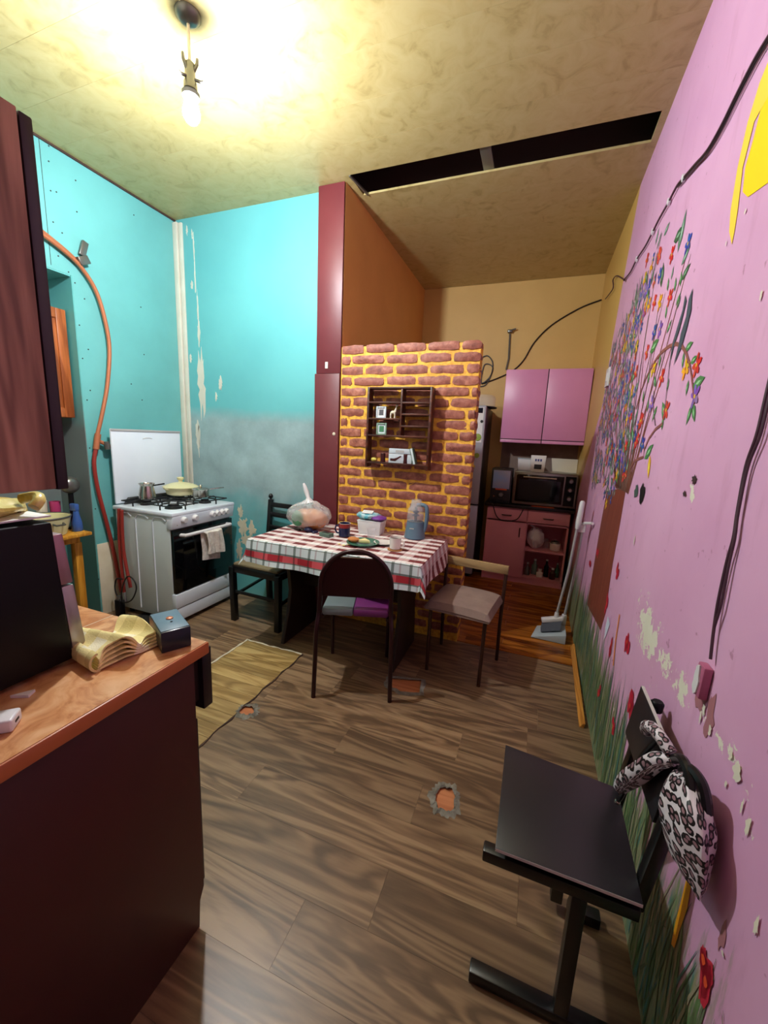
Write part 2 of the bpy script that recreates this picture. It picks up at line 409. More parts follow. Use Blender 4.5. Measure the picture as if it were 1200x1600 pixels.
# ------------------------------------------------------------------ ceiling of clipped panels with one strip missing
ce = empty_struct('ceiling', 'low marbled beige panel ceiling with one strip missing')
S0, S1 = 2.648, 2.875
def panels(y0, y1, x0, x1):
    k = max(1, round((y1-y0)/.25)); d = (y1-y0)/k
    for i in range(k): MB().box(x0, x1, y0+i*d+.0004, y0+(i+1)*d-.0004, H, H+.012).build('ceiling_panel', 'marbled_ceiling_panel', ce, smooth=False)
panels(-1.4, S0, -3.4, .46)
panels(S0, YB+.06, -3.4, XP-.08)
panels(S1, YK+.05, XP-.02, .46)
MB().box(XP-.08, -1.335, S0, S1, H, H+.012).build('ceiling_panel', 'marbled_ceiling_panel', ce, smooth=False)
MB().box(.405, .46, S0, S1, H, H+.012).build('ceiling_panel', 'marbled_ceiling_panel', ce, smooth=False)
cv = MB().box(-1.6, .5, S0-.25, S1+.25, H+.34, H+.36).box(-1.6, .5, S0-.27, S0-.25, H+.012, H+.36).box(-1.6, .5, S1+.25, S1+.27, H+.012, H+.36)
cv.box(-1.62, -1.6, S0-.27, S1+.27, H+.012, H+.36).box(.5, .52, S0-.27, S1+.27, H+.012, H+.36).build('roof_void', 'void_black', ce, smooth=False)
MB().box(-1.6, .5, S0+.03, S0+.17, H+.26, H+.32).build('joist', 'dark_timber', ce, smooth=False)
MB().box(-.505, -.440, S0-.1, S1+.1, H+.013, H+.03).build('metal_profile', 'galvanised_profile', ce, bevel=.002)
MB().box(-1.335, .405, S1-.003, S1+.001, H-.001, H+.012).build('panel_edge', 'marbled_ceiling_panel', ce, smooth=False)
MB().beam((-1.335, S0, H-.002), (-1.30, S1, H-.002), .012, .012).build('panel_edge', 'galvanised_profile', ce, smooth=False)
MB().box(XL, XL+.012, .1, YB, H-.012, H).build('edge_gap', 'dark_timber', ce, smooth=False)

# ------------------------------------------------------------------ walls
wl = struct(MB().box(XL-.35, XL, 1.91, YB+.1, -.05, H+.05).box(XL-.35, XL, .1, 1.91, 2.38, H+.05).box(XL-.35, XL, .1, .9, -.05, 2.38).build('wall_left', 'teal_paint', smooth=False), 'turquoise plasterboard wall beside the stove with screw heads')
nj = MB().box(XL-.33, XL-.001, 1.9045, 1.9095, 0, 2.379); nj.box(XL-.38, XL-.33, .9, 1.91, 0, 2.38); nj.box(XL-.33, XL-.001, .9, 1.9, 2.372, 2.379)
nj.build('niche_lining', 'grey_niche_paint', wl, smooth=False)
MB().box(XL, XL+.004, 1.915, 2.52, 0, .555).build('bare_board', 'bare_plaster', wl, bevel=.001)
MB().box(XL, XL+.0012, 1.79, 1.793, 2.40, H).build('board_seam', 'screw_metal', wl, smooth=False)
scr = MB().lathe([(.0045, 0), (.0045, .002), (.002, .003)], (0, 0, 0), 8, (1, 0, 0))
first = None
for p in [(76, 252), (118, 282), (79, 298), (88, 300), (120, 331), (83, 347), (97, 364), (209, 336), (91, 400), (107, 425), (132, 467), (124, 508), (138, 546), (220, 480), (225, 554), (117, 442), (129, 560), (141, 610), (136, 625), (140, 700), (146, 745), (149, 795), (183, 835), (205, 600), (222, 625), (154, 905), (158, 890), (76, 228), (90, 231)]:
    q = up(*p, x=XL+.001)
    if first is None: first = scr.build('screw', 'screw_metal', wl); s = first
    else: s = first.copy(); COL.objects.link(s)
    s.location = (MW[wl.name].inverted() @ q)
first.data.transform(MW[wl.name])
wb = struct(MB().box(XL-.05, XP-.08, YB, YB+.1, -.05, H+.05).build('wall_back', 'teal_over_grey', smooth=False), 'turquoise back wall, grey on its lower half, behind the table')
def decals(name, parent, items, mname):      # irregular chips of bare plaster, a thin skin on the wall
    mb = MB()
    for f, cx, cz, rx, rz, seed in items:
        pts = blob(cx, cz, rx, rz, seed, 26, .45); f -= .0004*(seed % 7); n_ = len(pts); mb.add([(a, f-.0015, b) for a, b in pts]+[(a, YB, b) for a, b in pts]+[(cx, f-.0015, cz)], [(k, (k+1) % n_, 2*n_) for k in range(n_)]+[(k, n_+k, n_+(k+1) % n_, (k+1) % n_) for k in range(n_)])
    return mb.build(name, mname, parent, smooth=False)
it = []
rnd = random.Random(12)
for px, py, rx, rz in [(315, 600, .034, .25), (311, 520, .012, .10), (309, 480, .008, .10), (305, 435, .006, .12), (303, 390, .006, .10), (300, 365, .006, .03), (345, 600, .015, .05), (300, 445, .010, .03), (338, 620, .01, .03), (298, 560, .012, .03), (310, 680, .020, .14), (292, 360, .008, .03)]:
    q = up(px, py, y=YB); it.append((YB, q.x, q.z, rx, rz, rnd.randint(0, 999)))
decals('filler_patch', wb, it, 'white_trim_paint')
it = []
for px, py, rx, rz in [(376, 800, .03, .05), (380, 822, .05, .07), (393, 826, .04, .06), (385, 845, .06, .05), (374, 860, .03, .08)]:
    q = up(px, py, y=YB); it.append((YB, q.x, q.z, rx, rz, rnd.randint(0, 999)))
decals('peeled_patch', wb, it, 'bare_plaster')
t1 = struct(MB().box(XL, XL+.045, YB-.028, YB, .0, 3.075).box(XL+.052, XL+.085, YB-.016, YB, 0, 3.07).build('trim_1', 'white_trim_paint', bevel=.002), 'white painted corner strip between the turquoise walls')
wp = struct(MB().box(XP-.08, XP, YB-.05, YK+.1, -.05, H+.05).build('wall_partition', 'burnt_orange_wall', smooth=False), 'orange brown partition wall above the bricks')
t2 = struct(MB().box(-1.588, XP-.002, YC-.004, YB+.002, 1.87, H-.004).build('trim_2', 'maroon_gloss_paint', bevel=.003), 'dark red painted post between turquoise wall and bricks')
MB().box(-1.596, XP-.004, YC-.012, YB+.002, 0, 1.868).build('lower_board', 'maroon_gloss_paint', t2, bevel=.003)
MB().lathe([(.012, 0), (.012, .003), (.007, .006)], (-1.425, YC-.012, 1.438), 12, (0, -1, 0)).build('button', 'bare_plaster', t2)
MB().box(-1.512, -1.49, YC-.008, YC-.004, 1.905, 1.95).build('sticker', 'white_trim_paint', t2, smooth=False)
wk = struct(MB().box(XP-.05, .55, YK, YK+.1, -.05, H+.05).build('wall_kitchen', 'ochre_kitchen_wall', smooth=False), 'mustard yellow wall at the back of the kitchen')
def slant_wall(y0, y1, t, mname, name):
    a, b = -.05, H+.05; return MB().hexa([(xr(a), y0, a), (xr(a)+t, y0, a), (xr(a)+t, y1, a), (xr(a), y1, a), (xr(b), y0, b), (xr(b)+t, y0, b), (xr(b)+t, y1, b), (xr(b), y1, b)]).build(name, mname, smooth=False)
wr = struct(slant_wall(-1.4, YK+.1, .1, 'pink_painted_wall', 'wall_right'), 'pink wall with a painted flowering tree, birds and grass')
wn = struct(MB().box(XL-.1, -.80, -.02, .10, -.05, H+.05).build('wall_near', 'rear_wall_paint', smooth=False), 'wall behind the wooden cabinets')
ws = struct(MB().box(-.90, -.80, -1.4, -.02, -.05, H+.05).build('wall_side', 'rear_wall_paint', smooth=False), 'side wall beside the viewer')
we = struct(MB().box(-.9, .55, -1.5, -1.4, -.05, H+.05).build('wall_entry', 'rear_wall_paint', smooth=False), 'wall behind the viewer')
# loose timber strip at the foot of the pink wall
st = struct(MB().hexa([(.350, 2.08, .0), (.372, 2.08, .0), (.392, 2.98, 0), (.370, 2.98, 0), (.366, 2.08, .026), (.378, 2.08, .026), (.396, 2.98, .03), (.386, 2.98, .03)]).build('baseboard_right', 'pine_strip', bevel=.002), 'orange pine strip loose at the foot of the pink wall')

# ------------------------------------------------------------------ brick screen wall
def m_brick():
    n = N('painted_brick'); v = n.coord(rand=True); f = n.noise(v, 24, 6, .65); g = n.noise(v, 6, 3)
    c = n.ramp(f, [(.30, (104, 52, 42)), (.5, (156, 90, 72)), (.68, (186, 122, 100))])
    oi = n.n('ShaderNodeObjectInfo'); c = n.mix(n.math('MULTIPLY', oi.outputs['Random'], .45), c, (122, 62, 50))
    n.col(c); n.set(Roughness=.55); n.bump(f, .7, .006)
m_brick()
def m_mortar():
    n = N('yellow_mortar'); v = n.coord(); f = n.noise(v, 40, 5); n.col(n.ramp(f, [(.3, (206, 140, 40)), (.6, (240, 186, 66))])); n.set(Roughness=.6); n.bump(f, .8, .006)
m_mortar()
BX0, BX1, BY, BT, BTOP = -1.384, -.396, YC-.004, .125, 2.06
bw = struct(MB().box(BX0, BX1-.006, BY+.007, BY+BT-.007, 0, BTOP-.012).build('wall_brick', 'yellow_mortar', smooth=False), 'half height brick screen with thick yellow mortar')
def brick_mesh(L, seed, hh):
    rnd = random.Random(seed); nx, nz = 5, 3; vs = []; idx = {}
    def P(i, j, k):
        if (i, j, k) in idx: return idx[i, j, k]
        x = -L/2+L*i/nx; z = -hh/2+hh*j/nz; y = -BT/2+BT*k
        e = (i in (0, nx))+(j in (0, nz))
        if e: x -= math.copysign(.004, x)*(i in (0, nx)); z -= math.copysign(.003, z)*(j in (0, nz)); y += (.005 if k == 0 else -.004)
        if e == 2: x -= math.copysign(.004, x); z -= math.copysign(.004, z)
        x += rnd.uniform(-.0035, .0035); z += rnd.uniform(-.0035, .0035); y += rnd.uniform(-.003, .003)*(1 if k == 0 else .5)
        idx[i, j, k] = len(vs); vs.append((x, y, z)); return idx[i, j, k]
    fs = []
    for i in range(nx):
        for j in range(nz): fs.append((P(i, j, 0), P(i+1, j, 0), P(i+1, j+1, 0), P(i, j+1, 0))); fs.append((P(i, j, 1), P(i, j+1, 1), P(i+1, j+1, 1), P(i+1, j, 1)))
    for i in range(nx): fs.append((P(i, 0, 0), P(i, 0, 1), P(i+1, 0, 1), P(i+1, 0, 0))); fs.append((P(i, nz, 0), P(i+1, nz, 0), P(i+1, nz, 1), P(i, nz, 1)))
    for j in range(nz): fs.append((P(0, j, 0), P(0, j+1, 0), P(0, j+1, 1), P(0, j, 1))); fs.append((P(nx, j, 0), P(nx, j, 1), P(nx, j+1, 1), P(nx, j+1, 0)))
    return MB().add(vs, fs)
CH = .0718; BH = .0605; cache = {}
rows = int(BTOP/CH)
binv = MW[bw.name].inverted()
for rr in range(rows+1):
    zc = BTOP-.030-rr*CH
    if zc < .02: break
    rnd = random.Random(rr+100); x = BX0+.001
    segs = []
    L = rnd.uniform(.17, .20) if rr % 2 == 0 else rnd.uniform(.055, .09)
    while x < BX1-.03:
        e = x+L
        if e > BX1-.05: e = BX1
        segs.append((x, e)); x = e+rnd.uniform(.009, .017); L = rnd.uniform(.205, .245) if rr % 7 else rnd.uniform(.18, .22)
    for a, b in segs:
        key = (round((b-a)/.02), rnd.randint(0, 3))
        Lk = key[0]*.02
        if key not in cache:
            o = brick_mesh(Lk, hash(key) % 1000, BH).build('brick', 'painted_brick', bw, smooth=True, angle=50); cache[key] = o
        else: o = cache[key].copy(); COL.objects.link(o)
        o.location = binv @ Vector(((a+b)/2, BY+BT/2+rnd.uniform(-.004, .002), zc+rnd.uniform(-.003, .003)))
        o.scale = ((b-a)/Lk, 1, rnd.uniform(.95, 1.04)); o.rotation_euler = (0, rnd.uniform(-.012, .012), 0)
for o in cache.values(): o.data.transform(Matrix.Translation(-(MW[bw.name].inverted() @ Vector((0, 0, 0)))))

# ------------------------------------------------------------------ mural and damage on the pink wall
def m_paint():
    n = N('mural_paint'); a = n.n('ShaderNodeAttribute'); a.attribute_name = 'Col'; n.l(a.outputs['Color'], n.b.inputs['Base Color']); n.set(Roughness=.5)
m_paint()
class Paint:
    def __init__(s): s.v = []; s.f = []; s.c = []
    def poly(s, pts, c, off=.0015):          # pts are (y, z) on the pink wall
        b = len(s.v); s.v += [(xr(z)-off, y, z) for y, z in pts]; s.f.append(tuple(range(b, b+len(pts)))); s.c.append(lin(c))
    def stroke(s, pts, w, c, off=.0015):
        P = [Vector(p) for p in pts]; L = []; R = []
        for i, p in enumerate(P):
            d = (P[min(i+1, len(P)-1)]-P[max(i-1, 0)]); d = d.normalized() if d.length else Vector((0, 1)); nrm = Vector((-d.y, d.x))
            ww = (w[i] if isinstance(w, (list, tuple)) else w)/2; L.append(p+nrm*ww); R.append(p-nrm*ww)
        for i in range(len(P)-1): s.poly([L[i], L[i+1], R[i+1], R[i]], c, off)
    def ell(s, y, z, a, b, ang, c, off=.0015, n=8):
        ca, sa = math.cos(ang), math.sin(ang); s.poly([(y+ca*a*math.cos(2*PI*k/n)-sa*b*math.sin(2*PI*k/n), z+sa*a*math.cos(2*PI*k/n)+ca*b*math.sin(2*PI*k/n)) for k in range(n)], c, off)
    def leaf(s, y, z, L, ang, c, off=.0018):
        ca, sa = math.cos(ang), math.sin(ang)
        q = [(0, 0), (.3, .18), (.6, .17), (1, 0), (.6, -.17), (.3, -.18)]
        s.poly([(y+(ca*u-sa*v)*L, z+(sa*u+ca*v)*L) for u, v in q], c, off)
        q = [(.25, .0), (.5, .07), (.75, 0), (.5, -.05)]; s.poly([(y+(ca*u-sa*v)*L, z+(sa*u+ca*v)*L) for u, v in q], tuple(min(255, k+85) for k in c), off+.0003)
    def build(s, name, parent):
        me = bpy.data.meshes.new(name); inv = MW[parent.name].inverted(); me.from_pydata([inv @ Vector(p) for p in s.v], [], s.f)
        ca = me.color_attributes.new('Col', 'FLOAT_COLOR', 'CORNER')
        for p, c in zip(me.polygons, s.c):
            for li in p.loop_indices: ca.data[li].color = c
        me.materials.append(MT['mural_paint']); o = bpy.data.objects.new(name, me); COL.objects.link(o); o.parent = parent; reg(o, MW[parent.name]); return o
def wyz(px, py): p = wall_at(px, py); return Vector((p.y, p.z))
def crop6(x, y): return wyz(880+x*.2875, 300+y*.2875)
def crop7(x, y): return wyz(880+x*.275, 740+y*.275)
RED, BLU, YEL, PUR, GRN, DGR, BRN = (214, 52, 46), (44, 82, 176), (240, 178, 30), (140, 96, 186), (70, 128, 72), (58, 96, 66), (132, 70, 56)
mu = Paint(); rnd = random.Random(21)
# trunk
mu.poly([wyz(948, 767), wyz(978, 762), wyz(968, 820), wyz(957, 880), wyz(945, 960), wyz(938, 985), wyz(917, 945), wyz(928, 880), wyz(938, 820)], (128, 62, 48), .001)
for i in range(60):                       # bark
    v = rnd.random(); u = rnd.random(); a = wyz(948-31*v+4, 767+178*v); b2 = wyz(978-40*v-3, 762+210*v); p = a*(1-u)+b2*u; mu.stroke([p, p+Vector((.02, -.12))], [.006, .003], rnd.choice([(150, 84, 66), (108, 50, 38), (166, 104, 80)]), .0013)
for i in range(26):                       # boughs fanning out of the trunk
    t = i/25; p0 = Vector((2.12+.30*t, 1.22)); y1 = 1.75+1.6*t+rnd.uniform(-.1, .1); z1 = rnd.uniform(1.7, 2.25)-.25*abs(t-.35)
    m = (p0+Vector((y1, z1)))/2+Vector((rnd.uniform(-.1, .1), rnd.uniform(-.05, .1)))
    mu.stroke([p0, p0*.6+m*.4, m, m*.4+Vector((y1, z1))*.6, (y1, z1)], [.022, .015, .012, .008, .004], rnd.choice([BRN, (110, 92, 84), (118, 80, 66)]), .0012)
def flower(y, z, r, c, off=.0022):
    for k in range(5):
        a = k*2*PI/5+rnd.uniform(-.3, .3); mu.ell(y+math.cos(a)*r*.55, z+math.sin(a)*r*.6, r*.5, r*.28, a, tuple(max(0, min(255, q+rnd.randint(-20, 20))) for q in c), off+k*.00008, 6)
    mu.ell(y, z, r*.2, r*.2, 0, (236, 190, 60) if c != YEL else (200, 90, 30), off+.0006, 5)
cnt = 0
def inside(y, z):
    lo = 1.16+.06*math.sin(y*9); hi = 2.42-.42*max(0, y-2.2)*.6
    ylo = (2.38 if z > 1.6 else 2.15)-.08*math.sin(z*9)
    return ylo < y < 3.46 and lo+max(0, 2.1-y)*.8 < z < hi
tries = 0
while cnt < 560 and tries < 9000:
    tries += 1; y, z = rnd.uniform(1.85, 3.46), rnd.uniform(1.0, 2.44)
    if not inside(y, z): continue
    cnt += 1; g_ = min(.5, max(0, (y-2.3)*.5))
    def dull(c): return tuple(int(q*(1-g_)+(150, 128, 150)[i]*g_) for i, q in enumerate(c))
    if cnt % 5 < 3: mu.leaf(y, z, rnd.uniform(.05, .10), rnd.gauss(PI/2, .6), dull(rnd.choice([GRN, DGR, (96, 130, 100), (120, 132, 124), (104, 110, 112)])))
    else: flower(y, z, rnd.uniform(.022, .040), dull(rnd.choice([RED, RED, BLU, BLU, YEL, PUR, (86, 110, 170), (224, 90, 70)])))
for i in range(120):                        # thin twigs
    y, z = rnd.uniform(2.0, 3.4), rnd.uniform(1.1, 2.3)
    if inside(y, z): mu.stroke([(y, z), (y+rnd.uniform(-.05, .05), z+rnd.uniform(.05, .16))], .006, rnd.choice([(110, 120, 110), (96, 86, 90), DGR]), .0014)
# upper sprigs of leaves and flowers, seen largest
for x0, y0, x1, y1 in [(620, 330, 670, 90), (545, 240, 580, 160), (600, 270, 655, 190), (640, 400, 690, 290), (640, 480, 692, 385), (500, 290, 520, 190), (530, 520, 545, 380), (585, 480, 600, 400), (615, 640, 640, 560)]:
    a, b = crop6(x0, y0), crop6(x1, y1); d = b-a; mu.leaf(a.x, a.y, d.length, math.atan2(d.y, d.x), rnd.choice([DGR, (96, 130, 110)]))
for x, y, c in [(590, 340, RED), (520, 340, RED), (455, 370, RED), (678, 280, BLU), (580, 570, RED), (525, 450, BLU), (465, 510, BLU), (495, 600, RED), (465, 610, YEL), (525, 600, YEL), (495, 760, BLU), (525, 745, PUR), (455, 870, RED), (490, 960, YEL), (535, 1010, RED), (395, 980, RED), (425, 1240, RED), (560, 1185, RED), (430, 1370, BLU), (480, 1150, PUR), (725, 940, RED), (665, 960, YEL), (715, 1110, PUR), (340, 1380, RED), (480, 400, YEL), (405, 700, BLU), (300, 1130, RED), (310, 1400, BLU)]:
    p = crop6(x, y); flower(p.x, p.y, .036, c)
for x, y in [(610, 510), (560, 660), (525, 925), (465, 1015), (435, 1120), (460, 1170), (540, 1265), (570, 510), (640, 480)]:
    p = crop6(x, y); mu.leaf(p.x, p.y-.02, .06, PI/2-.3, GRN)
br = [crop6(*q) for q in [(395, 1180), (420, 1090), (450, 1010), (480, 950), (510, 900), (540, 865), (575, 838), (615, 825), (645, 838), (668, 875), (685, 930), (697, 1000), (705, 1070), (712, 1150)]]
mu.stroke(br, [.014]*9+[.012, .010, .009, .008, .006], (140, 84, 78), .0024)
br = [crop6(*q) for q in [(365, 1500), (385, 1465), (410, 1450), (435, 1440), (440, 1400), (465, 1340), (500, 1290), (540, 1258)]]
mu.stroke(br, .012, (140, 84, 78), .0024)
mu.stroke([crop6(*q) for q in [(545, 1230), (560, 1100), (575, 960), (590, 850)]], .006, (96, 86, 90), .0024)
mu.stroke([crop6(*q) for q in [(500, 1270), (490, 1180), (492, 1080)]], .006, (96, 86, 90), .0024)
for x0, y0, x1, y1 in [(660, 860, 705, 815), (655, 870, 645, 960), (690, 930, 730, 890), (700, 1060, 770, 1005), (680, 1020, 665, 1110), (700, 1150, 665, 1270), (705, 1150, 712, 1250), (550, 1240, 538, 1140), (510, 1160, 480, 1250), (560, 1090, 575, 1010), (500, 1060, 495, 1000), (610, 620, 640, 540), (470, 870, 520, 800), (560, 770, 590, 690), (440, 1450, 490, 1370)]:
    a, b = crop6(x0, y0), crop6(x1, y1); d = b-a; mu.leaf(a.x, a.y, d.length, math.atan2(d.y, d.x), GRN)
a, b = crop6(470, 1430), crop6(460, 1560); d = b-a; mu.leaf(a.x, a.y, d.length, math.atan2(d.y, d.x), (236, 186, 30))
# two long tailed birds on the bough
for q in ([(664, 558), (650, 640), (622, 730), (596, 820), (572, 960), (604, 830), (634, 740), (656, 650), (670, 590)], [(706, 520), (684, 580), (668, 680), (640, 770), (628, 830), (600, 945), (644, 840), (672, 740), (696, 640), (700, 570)]):
    mu.poly([crop6(*p) for p in q], (62, 78, 92), .0028)
# sun with its rays, upper right of the wall
def ypoly(pts, c, off=.0016): mu.poly([wyz(*p) for p in pts], c, off)
ypoly([(1200, 150), (1188, 172), (1176, 220), (1164, 262), (1160, 300), (1168, 308), (1200, 285)], (250, 216, 10))
for d in range(5): ypoly([(1200+d*6, 95), (1186, 130+d*3), (1168, 190), (1152, 262), (1141, 330), (1139, 362), (1143, 382), (1147, 362), (1152, 330), (1160, 262), (1178, 190), (1200, 150)], (250, 214, 70), .0012+d*.0001)
0 and mu.poly([wyz(*p) for p in [(1200, 300), (1168, 330), (1150, 375), (1132, 440), (1134, 470), (1160, 440), (1200, 400)]], (232, 176, 176), .0009)
# black smudge, red grass flowers, orange stalks
def spot(cx, cy, rx, ry, c, seed, off=.0026, n=14, j=.25):
    p = wyz(cx, cy); rr = random.Random(seed); mu.poly([(p.x+rx*math.cos(2*PI*k/n)*(1+rr.uniform(-j, j)), p.y+ry*math.sin(2*PI*k/n)*(1+rr.uniform(-j, j))) for k in range(n)], c, off)
spot(1003, 772, .040, .042, (16, 18, 22), 1); spot(994, 768, .03, .03, (70, 90, 84), 2, .0024)
for px, py, h in [(965, 890, .06), (948, 943, .06), (955, 1007, .07), (980, 1003, .075), (985, 1103, .085), (1103, 1535, .10), (1100, 1500, .05), (934, 870, .05), (923, 880, .05), (936, 1085, .05), (958, 1135, .05)]:
    for k in range(3): spot(px+rnd.uniform(-2, 2), py+rnd.uniform(-10, 10), .016, h*.45, (196, 34, 62), px*7+k, .0026, 9, .35)
    spot(px, py, .008, .010, (224, 80, 40), px, .0032, 7)
for pts in ([(968, 960), (962, 1000), (958, 1040)], [(996, 1185), (985, 1205), (978, 1225)]): mu.stroke([wyz(*p) for p in pts], .016, (232, 140, 70), .0024)
mu.poly([wyz(*p) for p in [(1072, 1376), (1081, 1378), (1074, 1420), (1062, 1455), (1054, 1482), (1049, 1475), (1056, 1440), (1064, 1410)]], (236, 164, 10), .0026)
mu.poly([wyz(*p) for p in [(950, 962), (953, 975), (948, 990), (944, 1000), (946, 980)]], (214, 220, 240), .0026)
# painted blades of grass
for i in range(420):
    y = rnd.uniform(.45, 3.0); h = rnd.uniform(.10, .42)*(1 if y > 1.0 else .8); z0 = rnd.uniform(0, .22); dx = rnd.gauss(0, .04)
    c = rnd.choice([(86, 122, 78), (104, 134, 88), (72, 104, 72), (128, 142, 104), (78, 124, 118), (150, 144, 120), (96, 112, 84)])
    mu.stroke([(y, z0), (y+dx*.4, z0+h*.55), (y+dx, z0+h)], [.009, .007, .001], c, .0012+rnd.random()*.0008)
mu.build('mural', wr)
# chips and scars in the plaster
ch = Paint(); PL = (226, 220, 200)
def chip(cx, cy, rx, ry, seed, c=PL, off=.003):
    p = wyz(cx, cy); rr = random.Random(seed); n = 16
    ch.poly([(p.x+rx*math.cos(2*PI*k/n)*(1+rr.uniform(-.5, .4)), p.y+ry*math.sin(2*PI*k/n)*(1+rr.uniform(-.5, .4))) for k in range(n)], c, off)
for x, y, rx, ry, c in [(745, 35, .016, .013, (60, 46, 46)), (690, 115, .010, .010, (50, 40, 40)), (405, 380, .006, .025, PL), (290, 1340, .008, .008, PL)]:
    p = (880+x*.275, 740+y*.275); chip(p[0], p[1], rx, ry, int(x*3+y), c)
for px, py, rx, ry in [(1152, 1207, .022, .022), (1170, 1290, .010, .028), (1183, 1445, .008, .022), (1110, 1140, .008, .02), (1142, 1180, .010, .012), (1100, 1110, .010, .02), (1095, 1120, .006, .02), (1135, 1225, .006, .012), (1160, 1260, .005, .02), (1165, 330, .006, .010), (1190, 460, .006, .014), (1135, 380, .005, .008), (1130, 1490, .006, .006)]: chip(px, py, rx*.75, ry*.75, px+py)
for px, py, rx, ry in [(1095, 1080, .03, .05), (1108, 1120, .02, .05), (1128, 1460, .012, .03)]: chip(px, py, rx, ry, px, (170, 112, 120), .0012)
ch.build('plaster_chip', wr)
# ------------------------------------------------------------------ materials of the things
mat('white_enamel', (228, 236, 246), .22, c2=(216, 226, 238), nscale=3)
mat('grey_enamel', (196, 206, 206), .35)
mat('cast_iron', (20, 20, 20), .6)
mat('oven_glass', (8, 9, 11), .06)
mat('polished_steel', (190, 184, 172), .18, .95)
mat('cream_enamel', (218, 212, 164), .25)
mat('white_plastic', (224, 224, 226), .35)
mat('black_plastic', (13, 12, 15), .45, Specular_IOR_Level=.2)
mat('black_paint', (14, 13, 14), .32, bump=.05)
mat('copper_pipe', (186, 112, 76), .38, .25)
mat('red_hose', (150, 48, 40), .4)
mat('black_rubber', (14, 14, 14), .6)
mat('tan_seat', (128, 112, 84), .8, bump=.3, bscale=200)
mat('dark_brown_board', (46, 30, 26), .4, c2=(34, 22, 20), nscale=5)
mat('maroon_metal', (48, 17, 22), .28, .2)
mat('grey_vinyl', (112, 124, 128), .45); mat('purple_vinyl', (112, 40, 104), .45)
mat('dusty_fabric', (148, 128, 118), .95, c2=(124, 104, 96), nscale=9, bump=.3, bscale=150)
wood('raw_slat', (120, 96, 62), (170, 142, 98), 0, 10, .6)
mat('brown_tube', (66, 38, 30), .35, .3)
wood('shelf_wood', (56, 26, 18), (100, 52, 34), 0, 10, .4)
mat('chair_laminate', (36, 35, 40), .35, bump=.04); mat('white_edge', (196, 192, 188), .5)
mat('pink_cabinet', (220, 146, 190), .35, c2=(208, 136, 180), nscale=3)
mat('pink_cabinet_shaded', (230, 160, 170), .4, c2=(218, 148, 160), nscale=3)  # same paint as the wall cabinet, tint shifted for the shade low down
mat('dark_seam', (40, 16, 22), .6)
mat('black_worktop', (22, 18, 18), .3)
mat('stainless', (150, 148, 146), .3, .85); mat('fridge_steel', (176, 180, 188), .35, .3); mat('fridge_side', (44, 42, 44), .4)
mat('blue_panel', (130, 172, 232), .2, c2=(186, 168, 164), nscale=5)
mat('food_yellow', (214, 200, 90), .6); mat('orange_plastic', (206, 86, 40), .4)
mat('paper_white', (232, 232, 232), .7); mat('print_dark', (40, 38, 40), .6)
mat('magnet_green', (150, 176, 70), .5); mat('display_black', (20, 26, 40), .15)
mat('grey_handle', (176, 176, 176), .4); mat('pan_grey', (176, 190, 198), .4); mat('bristle', (86, 92, 104), .9)
wood('cherry_side', (114, 80, 62), (176, 134, 108), 2, 7, .5, cc=(146, 106, 84))
mat('dark_side', (74, 30, 27), .45, c2=(60, 24, 24), nscale=2.5); mat('dark_front', (34, 20, 26), .35)
def m_top():
    n = N('orange_worktop'); f = n.noise(n.coord(), 14, 6, .6, 1.0); n.col(n.ramp(f, [(.36, (176, 112, 66)), (.5, (206, 150, 102)), (.66, (220, 174, 130))])); n.set(Roughness=.3)
m_top()
mat('worktop_edge', (188, 108, 60), .4)
mat('silver_pink', (168, 132, 140), .3, .5); mat('silver', (176, 170, 166), .28, .7)
def m_gold():
    n = N('yellow_bag_plastic'); f = n.noise(n.coord((1, 3, 1)), 9, 5); n.col(n.ramp(f, [(.35, (176, 150, 46)), (.55, (226, 208, 120)), (.7, (232, 220, 160))])); n.set(Roughness=.3)
m_gold()
def m_towel():
    n = N('yellow_check_cloth'); v = n.coord((1, 1, 1)); x, y, z = n.sep(v)
    a = n.math('FRACT', n.math('MULTIPLY', x, 14)); b = n.math('FRACT', n.math('MULTIPLY', y, 14))
    a = n.math('GREATER_THAN', a, .5); b = n.math('GREATER_THAN', b, .5)
    n.col(n.ramp(n.math('MULTIPLY_ADD', n.math('ADD', a, b), .5, 0), [(0, (238, 234, 206)), (.5, (234, 222, 160)), (1, (212, 200, 138))])); n.set(Roughness=.95); n.bump(n.noise(n.coord(), 300, 2), .4, .002)
m_towel()
wood('yellow_pine', (186, 122, 30), (226, 166, 60), 2, 8, .4); wood('brown_door', (126, 62, 26), (176, 98, 48), 2, 8, .35)
mat('blue_plastic', (58, 96, 168), .35); mat('pink_plastic', (196, 66, 120), .4); mat('grey_metal', (112, 112, 108), .3, .6)
mat('slate_blue_plastic', (96, 122, 142), .4); mat('navy_glaze', (22, 28, 70), .2); mat('crimson_glaze', (140, 40, 40), .25)
mat('green_glaze', (64, 112, 92), .25); mat('bread_crust', (206, 138, 76), .8, c2=(176, 104, 50), nscale=20); mat('cheese', (238, 224, 160), .6)
mat('white_china', (232, 226, 220), .2); mat('wood_saucer', (176, 120, 70), .5); mat('coffee', (40, 20, 12), .2)
mat('teal_wrap', (60, 160, 180), .3, c2=(196, 220, 226), nscale=16, amt=.2); mat('purple_wrap', (120, 60, 150), .3); mat('navy_plastic', (24, 28, 66), .4)
mat('green_frame', (132, 160, 140), .5); mat('pale_frame', (206, 220, 226), .5); mat('ivory', (226, 218, 196), .5); mat('dark_red_wood', (64, 20, 20), .4)
mat('book_green', (96, 124, 110), .6); mat('pale_card', (196, 206, 214), .7); mat('green_print', (66, 130, 90), .6)
